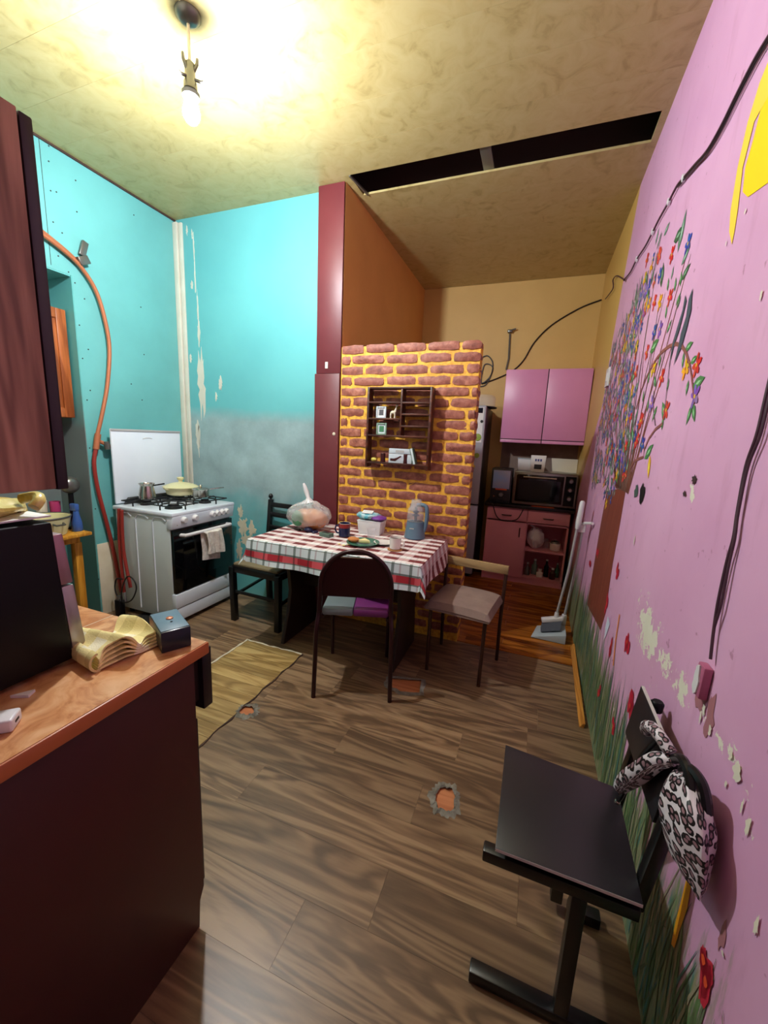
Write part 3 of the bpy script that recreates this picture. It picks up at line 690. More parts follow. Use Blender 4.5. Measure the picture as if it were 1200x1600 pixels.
glass('clear_plastic', (226, 232, 236), .22); glass('bag_film', (240, 240, 240), .30, .2); glass('drinking_glass', (240, 244, 246), .18, .03)
glass('door_glass', (16, 16, 18), .82, .05)
mat('white_towel', (232, 228, 220), .95, c2=(206, 198, 188), nscale=40, amt=.25, bump=.4, bscale=90)
mat('dark_rag', (22, 20, 18), .95); mat('wire_black', (22, 16, 20), .45); mat('wire_mauve', (74, 42, 56), .5)
mat('pink_box', (178, 96, 128), .45); mat('print_blue', (70, 86, 150), .6); mat('grey_shadow_print', (110, 110, 116), .6); mat('lino_grey', (90, 90, 96), .6)
def m_leo():
    n = N('leopard_cloth'); v = n.coord(kind='UV'); nz = n.n('ShaderNodeTexNoise'); n.l(v, nz.inputs['Vector']); nz.inputs['Scale'].default_value = 60
    ad = n.n('ShaderNodeVectorMath', operation='MULTIPLY_ADD'); n.l(nz.outputs['Color'], ad.inputs[0]); ad.inputs[1].default_value = (.012, .012, .012); n.l(v, ad.inputs[2])
    vo = n.n('ShaderNodeTexVoronoi'); n.l(ad.outputs[0], vo.inputs['Vector']); vo.inputs['Scale'].default_value = 50; vo.inputs['Randomness'].default_value = .75
    vo.voronoi_dimensions = '2D'; d = vo.outputs['Distance']; c = n.ramp(d, [(0, (150, 116, 124)), (.20, (150, 116, 124)), (.25, (16, 14, 18)), (.44, (16, 14, 18)), (.48, (214, 206, 212)), (1, (224, 216, 222))])
    n.col(c); n.set(Roughness=.45)
m_leo()
def m_plaid():
    n = N('plaid_cloth'); uv = n.coord(kind='UV'); u, v, _ = n.sep(uv)
    def band(x, per, a, b): f = n.math('FRACT', n.math('DIVIDE', x, per)); return n.math('MULTIPLY', n.math('GREATER_THAN', f, a), n.math('LESS_THAN', f, b))
    U = band(u, .150, .0, .58); V = band(v, .094, .0, .5)
    th = n.math('MAXIMUM', band(u, .105, .72, .80), n.math('MAXIMUM', band(u, .105, .10, .14), n.math('MAXIMUM', band(v, .088, .74, .80), band(u, .105, .38, .42))))
    c = n.mix(n.math('MULTIPLY', U, V), (232, 228, 226), (116, 36, 40))
    only = n.math('ABSOLUTE', n.math('SUBTRACT', U, V)); c = n.mix(n.math('MULTIPLY', only, n.math('MULTIPLY', U, .22)), c, (200, 120, 124)); c = n.mix(n.math('MULTIPLY', n.math('MULTIPLY', only, V), .62), c, (176, 92, 94))
    c = n.mix(n.math('MULTIPLY', th, .3), c, (120, 110, 108))
    # border bands near the hem: the uv keeps the distance from the table edge in a second map
    e = n.n('ShaderNodeAttribute'); e.attribute_name = 'hem'; h = e.outputs['Fac']
    out = n.math('GREATER_THAN', h, .002)
    pale = n.mix(n.math('MULTIPLY', band(u, .105, .68, .84), .75), (214, 226, 230), (64, 84, 76)); pale = n.mix(n.math('MULTIPLY', band(u, .105, .12, .22), .45), pale, (150, 90, 110))
    red = n.mix(n.math('MULTIPLY', band(u, .21, .0, .5), .6), (172, 34, 48), (226, 100, 110)); red = n.mix(n.math('MULTIPLY', band(u, .105, .68, .80), .7), red, (70, 30, 36))
    inred = n.math('MULTIPLY', n.math('GREATER_THAN', h, .072), n.math('LESS_THAN', h, .112))
    grn = n.math('MAXIMUM', n.math('MULTIPLY', n.math('GREATER_THAN', h, .060), n.math('LESS_THAN', h, .072)), n.math('MULTIPLY', n.math('GREATER_THAN', h, .112), n.math('LESS_THAN', h, .120)))
    lin1 = n.math('MULTIPLY', n.math('GREATER_THAN', h, .004), n.math('LESS_THAN', h, .010))
    b = n.mix(inred, pale, red); b = n.mix(n.math('MULTIPLY', grn, .8), b, (52, 66, 56)); b = n.mix(n.math('MULTIPLY', lin1, .7), b, (70, 80, 60))
    n.col(n.mix(out, c, b)); n.set(Roughness=.75)
m_plaid()

# ------------------------------------------------------------------ hanging bulb
lx, ly = -1.530, 1.531
t = thing('pendant_lamp', 'bare glowing bulb on a rod hanging from the ceiling', 'lamp', (lx, ly, 2.72))
MB().lathe([(.050, 0), (.048, -.012), (.030, -.030), (.010, -.036)], (lx, ly, H), 20).build('ceiling_rose', 'grey_metal', t)
MB().cyl((lx, ly, H-.03), (lx, ly, 2.93), .006).build('rod', 'ivory', t)
so = MB().lathe([(.010, .06), (.020, .05), (.022, -.01), (.027, -.02), (.027, -.045), (.020, -.05)], (lx, ly, 2.875), 16).build('socket', 'grey_metal', t)
for k in range(3):
    a = k*2*PI/3+.4; dx, dy = math.cos(a), math.sin(a)
    MB().tube([(lx+dx*.012, ly+dy*.012, 2.895), (lx+dx*.03, ly+dy*.03, 2.925), (lx+dx*.032, ly+dy*.032, 2.945)], [.008, .007, .005], 8).build('arm_clip', 'grey_metal', t)
    MB().tube([(lx+dx*.02, ly+dy*.02, 2.87), (lx+dx*.045, ly+dy*.045, 2.862), (lx+dx*.055, ly+dy*.055, 2.868)], [.006, .006, .003], 8).build('thumb_screw', 'grey_metal', t)
MB().lathe([(.017, 0), (.036, -.006), (.034, -.02), (.020, -.03)], (lx, ly, 2.825), 20).build('bulb_collar', 'grey_metal', t)
nb = N('lit_bulb'); nb.col((255, 255, 255)); nb.b.inputs['Emission Color'].default_value = (.93, .97, 1.0, 1); nb.b.inputs['Emission Strength'].default_value = BULB
MB().lathe([(.016, 0), (.027, -.02), (.034, -.045), (.032, -.065), (.020, -.084), (.004, -.090)], (lx, ly, 2.798), 16).build('bulb', 'lit_bulb', t)

# ------------------------------------------------------------------ gas stove, back to the left wall
sx0, sx1, sy0, sy1, sz = -2.90, -2.325, 2.01, 2.615, .845
t = thing('gas_stove', 'white gas stove with raised lid and black glass oven door', 'stove', ((sx0+sx1)/2, (sy0+sy1)/2, 0))
MB().box(sx0+.01, sx1-.03, sy0+.006, sy1-.006, .045, sz-.03).build('body', 'grey_enamel', t, bevel=.006)
for i in range(3):
    a = sx0+.045+i*.17; r = MB(); z1 = .80
    r.tube([(a, sy0+.004, .08), (a, sy0+.004, z1-.03), (a+.03, sy0+.004, z1), (a+.10, sy0+.004, z1), (a+.13, sy0+.004, z1-.02)], .0045, 6); r.build('side_rib', 'white_enamel', t)
MB().box(sx0-.005, sx1+.012, sy0-.006, sy1+.006, sz-.03, sz).build('hob', 'white_enamel', t, bevel=.008)
MB().hexa([(sx1-.05, sy0, .725), (sx1-.004, sy0, .725), (sx1-.004, sy1, .725), (sx1-.05, sy1, .725), (sx1-.05, sy0, sz-.028), (sx1+.012, sy0, sz-.028), (sx1+.012, sy1, sz-.028), (sx1-.05, sy1, sz-.028)]).build('control_panel', 'white_enamel', t, bevel=.004)
for yy in (2.105, 2.205, 2.375, 2.425, 2.475, 2.525):
    k = MB().lathe([(.026, 0), (.025, .014), (.020, .026), (.018, .034)], (sx1-.002, yy, .785), 18, (1, 0, -.12)).build('knob', 'white_plastic', t)
    if yy < 2.11: MB().lathe([(.012, 0), (.012, .004)], (sx1+.027, yy, .782), 12, (1, 0, -.12)).build('knob_mark', 'copper_pipe', k)
MB().lathe([(.007, 0), (.006, .005)], (sx1-.004, 2.055, .755), 10, (1, 0, 0)).build('ignition_button', 'grey_metal', t)
d = MB().box(sx1-.045, sx1-.004, sy0+.012, sy1-.012, .245, .715).build('oven_door', 'oven_glass', t, bevel=.004)
MB().box(sx1-.005, sx1-.002, sy0+.09, sy1-.09, .33, .62).build('window_pane', 'door_glass', d, bevel=.001)
hd = MB().tube([(sx1-.01, sy0+.075, .672), (sx1+.038, sy0+.08, .675), (sx1+.042, sy0+.11, .675), (sx1+.042, sy1-.11, .675), (sx1+.038, sy1-.08, .675), (sx1-.01, sy1-.075, .672)], .0135, 10).build('handle', 'white_plastic', d)
MB().box(sx1-.04, sx1+.002, sy0+.004, sy1-.004, .135, .24).build('drawer', 'white_enamel', t, bevel=.004)
MB().box(sx1-.04, sx1-.002, sy0+.004, sy1-.004, .035, .128).build('plinth', 'white_enamel', t, bevel=.004)
for x in (sx0+.05, sx1-.08):
    for y in (sy0+.05, sy1-.05): MB().cyl((x, y, 0), (x, y, .05), .018, .014).build('foot', 'black_plastic', t)
lid = MB().box(sx0-.012, sx0+.006, sy0+.02, sy1+.02, sz+.005, 1.405).build('lid', 'white_enamel', t, bevel=.006)
MB().box(sx0+.006, sx0+.010, sy0+.02, sy1+.02, 1.387, 1.405).build('lid_rim', 'grey_handle', lid, bevel=.002)
MB().tube([(sx0+.007, 2.28, 1.335), (sx0+.007, 2.30, 1.342), (sx0+.007, 2.34, 1.343), (sx0+.007, 2.36, 1.338)], .003, 6).build('badge', 'white_plastic', lid)
MB().prism([(sy0+.06, sz), (sy0+.1, sz+.05), (sy1-.1, sz+.05), (sy1-.06, sz)], 'yz', sx0+.02, sx0+.045).build('flue_cover', 'fridge_side', t, bevel=.004)
for i, (bx, by, br) in enumerate([(-2.74, 2.16, .035), (-2.74, 2.46, .045), (-2.47, 2.16, .045), (-2.47, 2.46, .035)]):
    b = MB().lathe([(br*1.35, 0), (br*1.3, .008), (br, .010), (br, .02), (br*.6, .024)], (bx, by, sz), 20).build('burner', 'cast_iron', t)
    MB().lathe([(br*.85, 0), (br*.8, .006)], (bx, by, sz+.024), 18).build('burner_cap', 'black_plastic', b)
    g = MB(); q = .115
    g.tube([(bx-q, by-q, sz+.035), (bx+q, by-q, sz+.035), (bx+q, by+q, sz+.035), (bx-q, by+q, sz+.035)], .005, 6, True)
    for dx, dy in ((1, 0), (-1, 0), (0, 1), (0, -1)): g.tube([(bx+dx*q, by+dy*q, sz+.002), (bx+dx*q, by+dy*q, sz+.036), (bx+dx*q*.8, by+dy*q*.8, sz+.043), (bx+dx*.035, by+dy*.035, sz+.043)], .0055, 6)
    g.build('pot_grate', 'cast_iron', t)
pz = sz+.048
# on the hob
t = thing('coffee_pot', 'small tapered steel coffee pot at the near left of the hob', 'pot', (-2.72, 2.15, pz))
MB().lathe([(.052, 0), (.057, .004), (.057, .035), (.047, .085), (.044, .10), (.056, .118), (.052, .118), (.041, .098), (.043, .085)], (-2.72, 2.15, pz), 24, cap1=False).build('body', 'polished_steel', t)
MB().beam((-2.72, 2.19, pz+.095), (-2.665, 2.26, pz+.11), .012, .009).build('handle', 'black_plastic', t)
t = thing('casserole', 'cream enamel casserole with a knobbed lid on the hob', 'pot', (-2.70, 2.44, pz))
b = MB().lathe([(.085, 0), (.105, .01), (.118, .055), (.120, .065), (.113, .065), (.108, .05)], (-2.70, 2.44, pz), 32, cap1=False).build('body', 'cream_enamel', t)
MB().lathe([(.104, .018), (.107, .022)], (-2.70, 2.44, pz), 32, cap0=False, cap1=False).build('painted_band', 'wood_saucer', b)
l = MB().lathe([(.132, .062), (.134, .068), (.120, .078), (.07, .096), (.02, .105)], (-2.70, 2.44, pz), 32).build('lid', 'cream_enamel', t)
MB().lathe([(.016, .10), (.014, .115), (.026, .132), (.026, .142), (.018, .146)], (-2.70, 2.44, pz), 18).build('lid_knob', 'cream_enamel', l)
for s in (-1, 1): MB().tube([(-2.70+.02*0, 2.44+s*.115, pz+.058), (-2.685, 2.44+s*.145, pz+.062), (-2.715, 2.44+s*.145, pz+.062), (-2.70, 2.44+s*.115, pz+.058)], .007, 8).build('ear', 'cream_enamel', t)
t = thing('milk_pan', 'small shiny steel pan with a thin handle beside the casserole', 'pan', (-2.50, 2.45, pz))
MB().lathe([(.058, 0), (.064, .005), (.064, .055), (.070, .064), (.066, .064), (.060, .05)], (-2.50, 2.45, pz), 26, cap1=False).build('body', 'polished_steel', t)
l = MB().lathe([(.068, .062), (.05, .072), (.015, .078)], (-2.50, 2.45, pz), 24).build('lid', 'polished_steel', t)
MB().lathe([(.006, .078), (.013, .09), (.009, .098)], (-2.50, 2.45, pz), 12).build('lid_knob', 'polished_steel', l)
MB().tube([(-2.48, 2.51, pz+.055), (-2.45, 2.57, pz+.062), (-2.43, 2.63, pz+.064)], .005, 8).build('handle', 'polished_steel', t)
# towel folded over the oven handle
def towel(u, v):
    L = .26; s = (u-.5)*2; y = 2.245+v*.175+.006*math.sin(u*9)
    hx, hz, rr = sx1+.042, .675, .018
    if s < 0: return (hx+rr+.010+.010*math.sin(v*9+u*5)+.004*math.sin(v*23), y+(-s)*.01, hz-(-s)*.185-.02*(v-.5)*-s)
    return (hx-rr*.4+.004*math.sin(v*8), y-.01, hz-s*.225-.03*v*s)
mb = MB().grid(towel, 24, 16)
o = mb.build('dish_towel', 'white_towel', smooth=True, solid=.006); tag(o, 'white patterned dish towel hanging on the oven door handle', 'towel')

# ------------------------------------------------------------------ gas pipe and hoses at the left wall
def wl_(px, py, off=.03): p = up(px, py, x=XL+off); return (p.x, p.y, p.z)
t = thing('gas_pipe', 'copper coloured gas pipe looping down the turquoise wall', 'pipe', (XL, 2.0, 0))
MB().tube(smooth_path([wl_(40, 345), wl_(65, 365), wl_(100, 392), wl_(127, 418), wl_(150, 455), wl_(164, 500), wl_(171, 545), wl_(168, 600), wl_(160, 645), wl_(152, 680)]), .0135, 10).build('upper_pipe', 'copper_pipe', t)
MB().tube(smooth_path([wl_(40, 340, .02), wl_(68, 362, .02), wl_(100, 388, .02), wl_(126, 412, .02)]), .008, 8).build('second_pipe', 'copper_pipe', t)
j = MB().cyl(wl_(153, 678), wl_(150, 702), .020).build('tee_joint', 'copper_pipe', t)
MB().cyl(wl_(152, 688), wl_(178, 700, .05), .013).build('branch', 'copper_pipe', t)
MB().cyl(wl_(166, 690, .05), wl_(168, 702, .05), .018).build('valve', 'grey_metal', t)
MB().tube(smooth_path([wl_(150, 700), wl_(147, 725), wl_(153, 765), wl_(166, 815), wl_(177, 860), wl_(186, 905), wl_(190, 925)]), .0135, 10).build('lower_hose', 'red_hose', t)
q = up(124, 408, x=XL)
MB().obox((XL+.03, q.y, q.z), (.05, .07, .05), (.5, 0, 0)).obox((XL+.02, q.y+.02, q.z+.08), (.02, .04, .1), (-.3, 0, 0)).build('wall_clamp', 'grey_metal', t, bevel=.004)
for i, (a, b, c) in enumerate((((186, 795), (187, 850), (194, 925)), ((190, 797), (193, 860), (204, 918)))):
    o = MB().tube(smooth_path([up(*a, y=1.975), up(*b, y=1.975), up(*c, y=1.975)]), .012, 8).build('stove_hose', 'red_hose')
    tag(o, ['straight red rubber hose rising at the stove corner', 'bent red rubber hose nearest the stove side'][i], 'hose', 'red hoses by the stove')
o = MB().tube(smooth_path([up(*q, y=1.955) for q in [(192, 905), (182, 905), (180, 922), (190, 940), (205, 938), (213, 920), (208, 905), (198, 902), (190, 925), (194, 945)]]), .005, 7).build('power_cable', 'black_rubber')
tag(o, 'tangled black power cable at the foot of the hoses', 'cable')
q = Vector((-2.845, 1.962, 0)); t = thing('power_plug', 'black plug block standing under the red hoses', 'plug', q)
MB().box(q.x-.03, q.x+.03, q.y-.022, q.y+.022, 0, .13).build('block', 'black_plastic', t, bevel=.008)
MB().lathe([(.016, 0), (.016, .03)], (q.x, q.y, .13), 12).build('cap', 'grey_metal', t)
rnd = random.Random(4)
o = MB().grid(lambda u, v: (-2.72+.36*u+.01*math.sin(v*9), 1.90+.14*v+.02*math.sin(u*11), .012+.022*abs(math.sin(u*7+v*4))*math.sin(PI*u)*math.sin(PI*v)+.01*mn.noise(Vector((u*9, v*9, 0)))*math.sin(PI*v)), 24, 12).build('floor_rag', 'dark_rag', solid=.004)
tag(o, 'crumpled black rag on the floor in front of the stove side', 'rag')

# ------------------------------------------------------------------ table and cloth
TX0, TX1, TY0, TY1, TZ = -1.655, -.525, 1.990, 2.640, .755
t = thing('dining_table', 'dark brown panel table pushed up to the brick wall under a plaid cloth', 'table', ((TX0+TX1)/2, (TY0+TY1)/2, 0))
MB().box(TX0+.003, TX1-.003, TY0+.003, TY1-.003, TZ-.028, TZ-.003).build('tabletop', 'dark_brown_board', t, bevel=.003)
for x in (-1.50, -.70):
    f = [(2.13, 0), (2.145, .05), (2.20, .22), (2.225, .36), (2.20, .52), (2.14, TZ-.03)]; bck = [(2.58, TZ-.03), (2.56, .5), (2.54, .3), (2.58, 0)]
    MB().prism(f+bck, 'yz', x-.013, x+.013).build('leg_panel', 'dark_brown_board', t, bevel=.002)
MB().box(-1.487, -.713, 2.36, 2.38, .36, TZ-.03).build('stretcher', 'dark_brown_board', t, bevel=.002)
OV = .150
def cloth(u, v):
    U = -OV+(TX1-TX0+2*OV)*u; V = -OV+(TY1-TY0+.01+OV)*v
    W, D = TX1-TX0, TY1-TY0
    ex = max(-U, 0, U-W); ey = max(-V, 0); sx = -1 if U < 0 else (1 if U > W else 0)
    x = TX0+min(max(U, 0), W); y = TY0+min(max(V, 0), D); dr = math.hypot(ex, ey)
    if dr > 0:
        ph = (U*17+V*11); fl_ = dr/OV; push = .006+.020*fl_*(.5+.5*math.sin(ph))+.012*fl_
        x += sx*(ex/dr)*push*1.2; y -= (ey/dr)*push
        if ex > 0 and ey > 0: x += sx*.004*fl_; y -= .004*fl_
        z = TZ+.003-dr*(.97 if not (ex > 0 and ey > 0) else .97-.17*min(1, 2*min(ex, ey)/max(ex, ey)))
        zmin = .472 if (sx < 0) else 0
        if z < zmin: z = zmin+.004*math.sin(U*40)
    else: z = TZ+.003+.0012*mn.noise(Vector((U*9, V*9, 0)))
    return (x, y, z)
nu, nv = 96, 56
mb = MB().grid(cloth, nu, nv)
o = mb.build('tablecloth', 'plaid_cloth', uvf=lambda i: ((i % (nu+1))/nu*(TX1-TX0+2*OV), (i//(nu+1))/nv*(TY1-TY0+.01+OV)))
at = o.data.attributes.new('hem', 'FLOAT', 'POINT')
for i in range(len(o.data.vertices)):
    U = -OV+(TX1-TX0+2*OV)*(i % (nu+1))/nu; V = -OV+(TY1-TY0+.01+OV)*(i//(nu+1))/nv
    at.data[i].value = max(-U, -V, 0)
tag(o, 'red and white plaid tablecloth with a green and red border', 'tablecloth')
CZ = TZ+.0045
# ---- on the table
def loc(px, py, z=CZ): p = up(px, py, z=z); return p.x, p.y
x, y = -1.475, 2.42
t = thing('bread_bag', 'knotted clear plastic bag with a round loaf inside', 'bag', (x, y, CZ))
MB().sphere((x+.01, y, CZ+.075), (.135, .095, .074), 22, 12, lambda d: .06*mn.noise(d*3)).build('loaf', 'bread_crust', t)
MB().sphere((x-.03, y-.10, CZ+.09), (.045, .022, .055), 14, 8).build('green_label', 'green_print', t)
def film(d):
    f = .09*mn.noise(Vector((d.x*3, d.y*3, d.z*2)))+.05*mn.noise(Vector((d.x*9, d.y*9, d.z*4)))+.05*math.sin(math.atan2(d.y, d.x)*11)*max(0, d.z)-.28*max(0, d.z-.25)*math.hypot(d.x, d.y)*1.4
    return f
MB().sphere((x, y, CZ+.106), (.165, .128, .104), 60, 30, film).build('film', 'bag_film', t)
MB().tube([(x, y, CZ+.19), (x-.008, y, CZ+.225), (x-.022, y, CZ+.265), (x-.038, y, CZ+.305), (x-.046, y, CZ+.325)], [.040, .014, .018, .014, .008], 10).build('knot', 'white_plastic', t)
x, y = loc(482, 831)
t = thing('headphones', 'small navy tangle of earphones beside the bread bag', 'headphones', (x, y, CZ))
MB().sphere((x, y, CZ+.016), (.034, .024, .016), 14, 8, lambda d: .2*mn.noise(d*3)).build('case', 'navy_plastic', t)
MB().tube(smooth_path([(x+.03, y, CZ+.008), (x+.05, y-.02, CZ+.006), (x+.065, y+.01, CZ+.006), (x+.04, y+.02, CZ+.006), (x+.02, y-.01, CZ+.02)]), .006, 7).build('lead', 'navy_plastic', t)
x, y = loc(462, 828); t = thing('table_knife', 'dark handled knife lying at the far left of the plaid cloth', 'knife', (x, y, CZ))
MB().beam((x-.03, y+.02, CZ+.007), (x+.04, y-.005, CZ+.007), .016, .010).build('handle', 'dark_brown_board', t, bevel=.003)
MB().beam((x-.03, y+.02, CZ+.006), (x-.10, y+.045, CZ+.005), .016, .002).build('blade', 'polished_steel', t)
x, y = loc(510, 838); t = thing('card_box', 'small grey green card box between earphones and mug', 'box', (x, y, CZ))
MB().obox((x, y, CZ+.013), (.085, .05, .026), (0, 0, -.2)).build('carton', 'book_green', t, bevel=.002)
MB().obox((x, y, CZ+.027), (.06, .035, .001), (0, 0, -.2)).build('printed_top', 'print_dark', t)
x, y = loc(538, 838); t = thing('mug', 'navy and crimson mug with a white lining', 'mug', (x, y, CZ))
b = MB().lathe([(.034, 0), (.038, .004), (.039, .092), (.035, .092), (.034, .008)], (x, y, CZ), 28, cap1=True).build('body', 'navy_glaze', t)
MB().lathe([(.0394, .062), (.0396, .090)], (x, y, CZ), 28, cap0=False, cap1=False).build('crimson_band', 'crimson_glaze', b)
MB().lathe([(.036, .0922), (.0395, .0926), (.0400, .091)], (x, y, CZ), 28, cap0=False, cap1=False).build('rim', 'white_china', b)
MB().tube([(x-.036, y-.006, CZ+.075), (x-.058, y-.012, CZ+.07), (x-.064, y-.013, CZ+.045), (x-.052, y-.010, CZ+.022), (x-.036, y-.006, CZ+.02)], .006, 8).build('handle', 'navy_glaze', t)
x, y = -1.035, 2.535; t = thing('white_carton', 'white plastic carton against the brick wall', 'carton', (x, y, CZ))
MB().hexa([(x-.078, y-.05, CZ), (x+.078, y-.05, CZ), (x+.078, y+.05, CZ), (x-.078, y+.05, CZ), (x-.088, y-.058, CZ+.092), (x+.088, y-.058, CZ+.092), (x+.088, y+.058, CZ+.092), (x-.088, y+.058, CZ+.092)]).build('tub', 'white_plastic', t, bevel=.004)
MB().obox((x, y, CZ+.094), (.178, .118, .004)).build('rim', 'paper_white', t)
t = thing('wipes_packet', 'turquoise and purple crinkled packet lying on the white carton', 'packet', (x, y, CZ+.097))
MB().sphere((x-.028, y, CZ+.126), (.088, .062, .026), 24, 10, lambda d: .25*mn.noise(d*4)).build('wrapper', 'teal_wrap', t)
MB().sphere((x+.055, y-.01, CZ+.116), (.058, .052, .018), 20, 8, lambda d: .25*mn.noise(d*5)).build('purple_end', 'purple_wrap', t)
MB().obox((x-.025, y-.02, CZ+.153), (.075, .05, .003), (.25, 0, .1)).build('flap', 'paper_white', t)
x, y = loc(567, 850); t = thing('plate', 'dark green plate with a piece of cheese', 'plate', (x, y, CZ))
MB().lathe([(.05, 0), (.085, .006), (.105, .014), (.104, .017), (.08, .010), (.01, .006)], (x, y, CZ), 32).build('dish', 'green_glaze', t)
t = thing('bread_slice', 'brown crust of bread on the edge of the green plate', 'bread', (x-.055, y-.02, CZ+.014))
MB().sphere((x-.055, y-.02, CZ+.026), (.042, .028, .018), 14, 8, lambda d: .12*mn.noise(d*3)).build('crust', 'bread_crust', t)
t = thing('cheese_wedge', 'pale yellow cheese wedge in the middle of the green plate', 'cheese', (x+.02, y-.01, CZ+.012))
MB().prism([(x-.02, y-.03), (x+.055, y-.015), (x+.0, y+.03)], 'xy', CZ+.012, CZ+.034).build('wedge', 'cheese', t, bevel=.004)
x, y = loc(580, 842); t = thing('tea_glass', 'small empty clear glass behind the green plate', 'glass', (x, y, CZ))
MB().lathe([(.024, 0), (.026, .003), (.030, .068), (.028, .068), (.024, .008)], (x, y, CZ), 24, cap1=True).build('tumbler', 'drinking_glass', t)
x, y = loc(600, 850); t = thing('saucer', 'white saucer with a dark rim behind the white cup', 'saucer', (x, y, CZ))
MB().lathe([(.035, 0), (.062, .008), (.068, .012), (.066, .014), (.04, .006), (.01, .005)], (x, y, CZ), 30).build('dish', 'white_china', t)
MB().lathe([(.0665, .0135), (.0690, .0125), (.0680, .0105)], (x, y, CZ), 30, cap0=False, cap1=False).build('rim_line', 'print_dark', t)
x, y = loc(617, 859); t = thing('wooden_coaster', 'round wooden coaster under the white cup', 'coaster', (x, y, CZ))
MB().lathe([(.044, 0), (.046, .003), (.044, .007), (.03, .006)], (x, y, CZ), 26).build('disc', 'wood_saucer', t)
t = thing('coffee_cup', 'white coffee cup on the wooden coaster', 'cup', (x, y, CZ+.007))
b = MB().lathe([(.026, 0), (.033, .003), (.036, .066), (.0365, .070), (.033, .070), (.031, .01)], (x, y, CZ+.007), 28, cap1=False).build('body', 'white_china', t)
MB().lathe([(.033, .058), (.001, .0585)], (x, y, CZ+.007), 24, cap0=False).build('coffee', 'coffee', b)
MB().tube([(x+.034, y, CZ+.062), (x+.056, y-.002, CZ+.060), (x+.058, y-.002, CZ+.036), (x+.034, y, CZ+.024)], .005, 8).build('handle', 'white_china', t)
for i, (px, py) in enumerate([(530, 851), (537, 853), (545, 852)]):
    x, y = loc(px, py); o = MB().sphere((x, y, CZ+.005), (.010+.003*i, .007, .005), 8, 6, lambda d: .3*mn.noise(d*4)).build('crumb', 'cheese'); tag(o, ['leftmost of three bread crumbs by the green plate', 'middle one of three bread crumbs by the green plate', 'crumb nearest the green plate of three crumbs'][i], 'crumb', 'crumbs on the cloth')
x, y = -.728, 2.57; t = thing('food_chopper', 'slate blue food chopper with clear jar and big handle', 'food processor', (x, y, CZ))
MB().lathe([(.068, 0), (.072, .004), (.066, .05), (.060, .10), (.058, .115)], (x, y, CZ), 32).build('base', 'slate_blue_plastic', t)
MB().lathe([(.056, .115), (.060, .12), (.056, .20), (.040, .225), (.034, .265), (.030, .265), (.036, .222), (.05, .198)], (x, y, CZ), 28, cap1=False).build('jar', 'clear_plastic', t)
MB().lathe([(.010, .115), (.010, .15), (.028, .155), (.008, .17), (.024, .18), (.010, .19), (.010, .215)], (x, y, CZ), 14).build('blade_shaft', 'navy_plastic', t)
MB().tube(smooth_path([(x+.005, y, CZ+.228), (x+.045, y, CZ+.232), (x+.072, y, CZ+.215), (x+.078, y, CZ+.15), (x+.070, y, CZ+.08), (x+.058, y, CZ+.05)]), .014, 10).build('handle', 'slate_blue_plastic', t)
MB().obox((x-.005, y-.064, CZ+.075), (.03, .002, .008)).build('badge', 'grey_handle', t)
# ------------------------------------------------------------------ chairs round the table (built at the origin, then placed)
t = thing('metal_chair', 'dark maroon metal chair seen from behind in front of the table', 'chair')
HW = .20
for s in (-1, 1):
    MB().tube(smooth_path([(s*.211, -.212, 0), (s*.207, -.205, .18), (s*.203, -.195, .38), (s*.196, -.165, .48), (s*.190, -.158, .60)]), .0125, 10).build('leg', 'maroon_metal', t)
    MB().tube(smooth_path([(s*(HW-.02), .25, 0), (s*(HW-.02), .225, .2), (s*(HW-.022), .20, .42), (s*(HW-.025), .15, .452), (s*(HW-.02), -.16, .452)]), .0115, 10).build('leg', 'maroon_metal', t)
ZT, R0 = .635, .186
pts = [(-R0, .575)]+arc((0, ZT), R0, PI, 0, 20)+[(R0, .575)]
for i in range(1, len(pts)-1): pts[i] = (pts[i][0], ZT+(pts[i][1]-ZT)*1.05)
bk = MB(); n = len(pts)
bk.tube([(x*1.03, -.158+.06*(z-.5)*0, z if 0 < i < n-1 else z-.03) for i, (x, z) in enumerate(pts)], .0125, 10); bk.build('back_frame', 'maroon_metal', t)
# back shell with the grip slot left open
sl0, sl1 = ZT+R0*1.05*.78, ZT+R0*1.05*.90
def outl(z):
    if z <= ZT: return R0
    return R0*math.sqrt(max(0, 1-((z-ZT)/(R0*1.05))**2))
mb = MB(); zs = [.575+i*(ZT-.575)/4 for i in range(4)]+[ZT+R0*1.05*k/20 for k in range(21)]
for a, b in zip(zs, zs[1:]):
    wa, wb_ = outl(a), outl(b); m = (a+b)/2
    def seg(xa0, xa1, xb0, xb1): mb.hexa([(xa0, -.162, a), (xa1, -.162, a), (xa1, -.142, a), (xa0, -.142, a), (xb0, -.162, b), (xb1, -.162, b), (xb1, -.142, b), (xb0, -.142, b)])
    if sl0 < m < sl1:
        g = .085; seg(-wa, -g, -wb_, -g); seg(g, wa, g, wb_)
    else: seg(-wa, wa, -wb_, wb_)
mb.build('backrest', 'maroon_metal', t, smooth=False)
MB().box(-.182, -.01, -.165, .21, .462, .507).build('seat', 'grey_vinyl', t, bevel=.014)
MB().box(-.012, .182, -.165, .21, .463, .508).build('seat_half', 'purple_vinyl', t, bevel=.014)
t.location = (-.882, 1.995, 0); t.rotation_euler = (0, 0, math.radians(18.9))

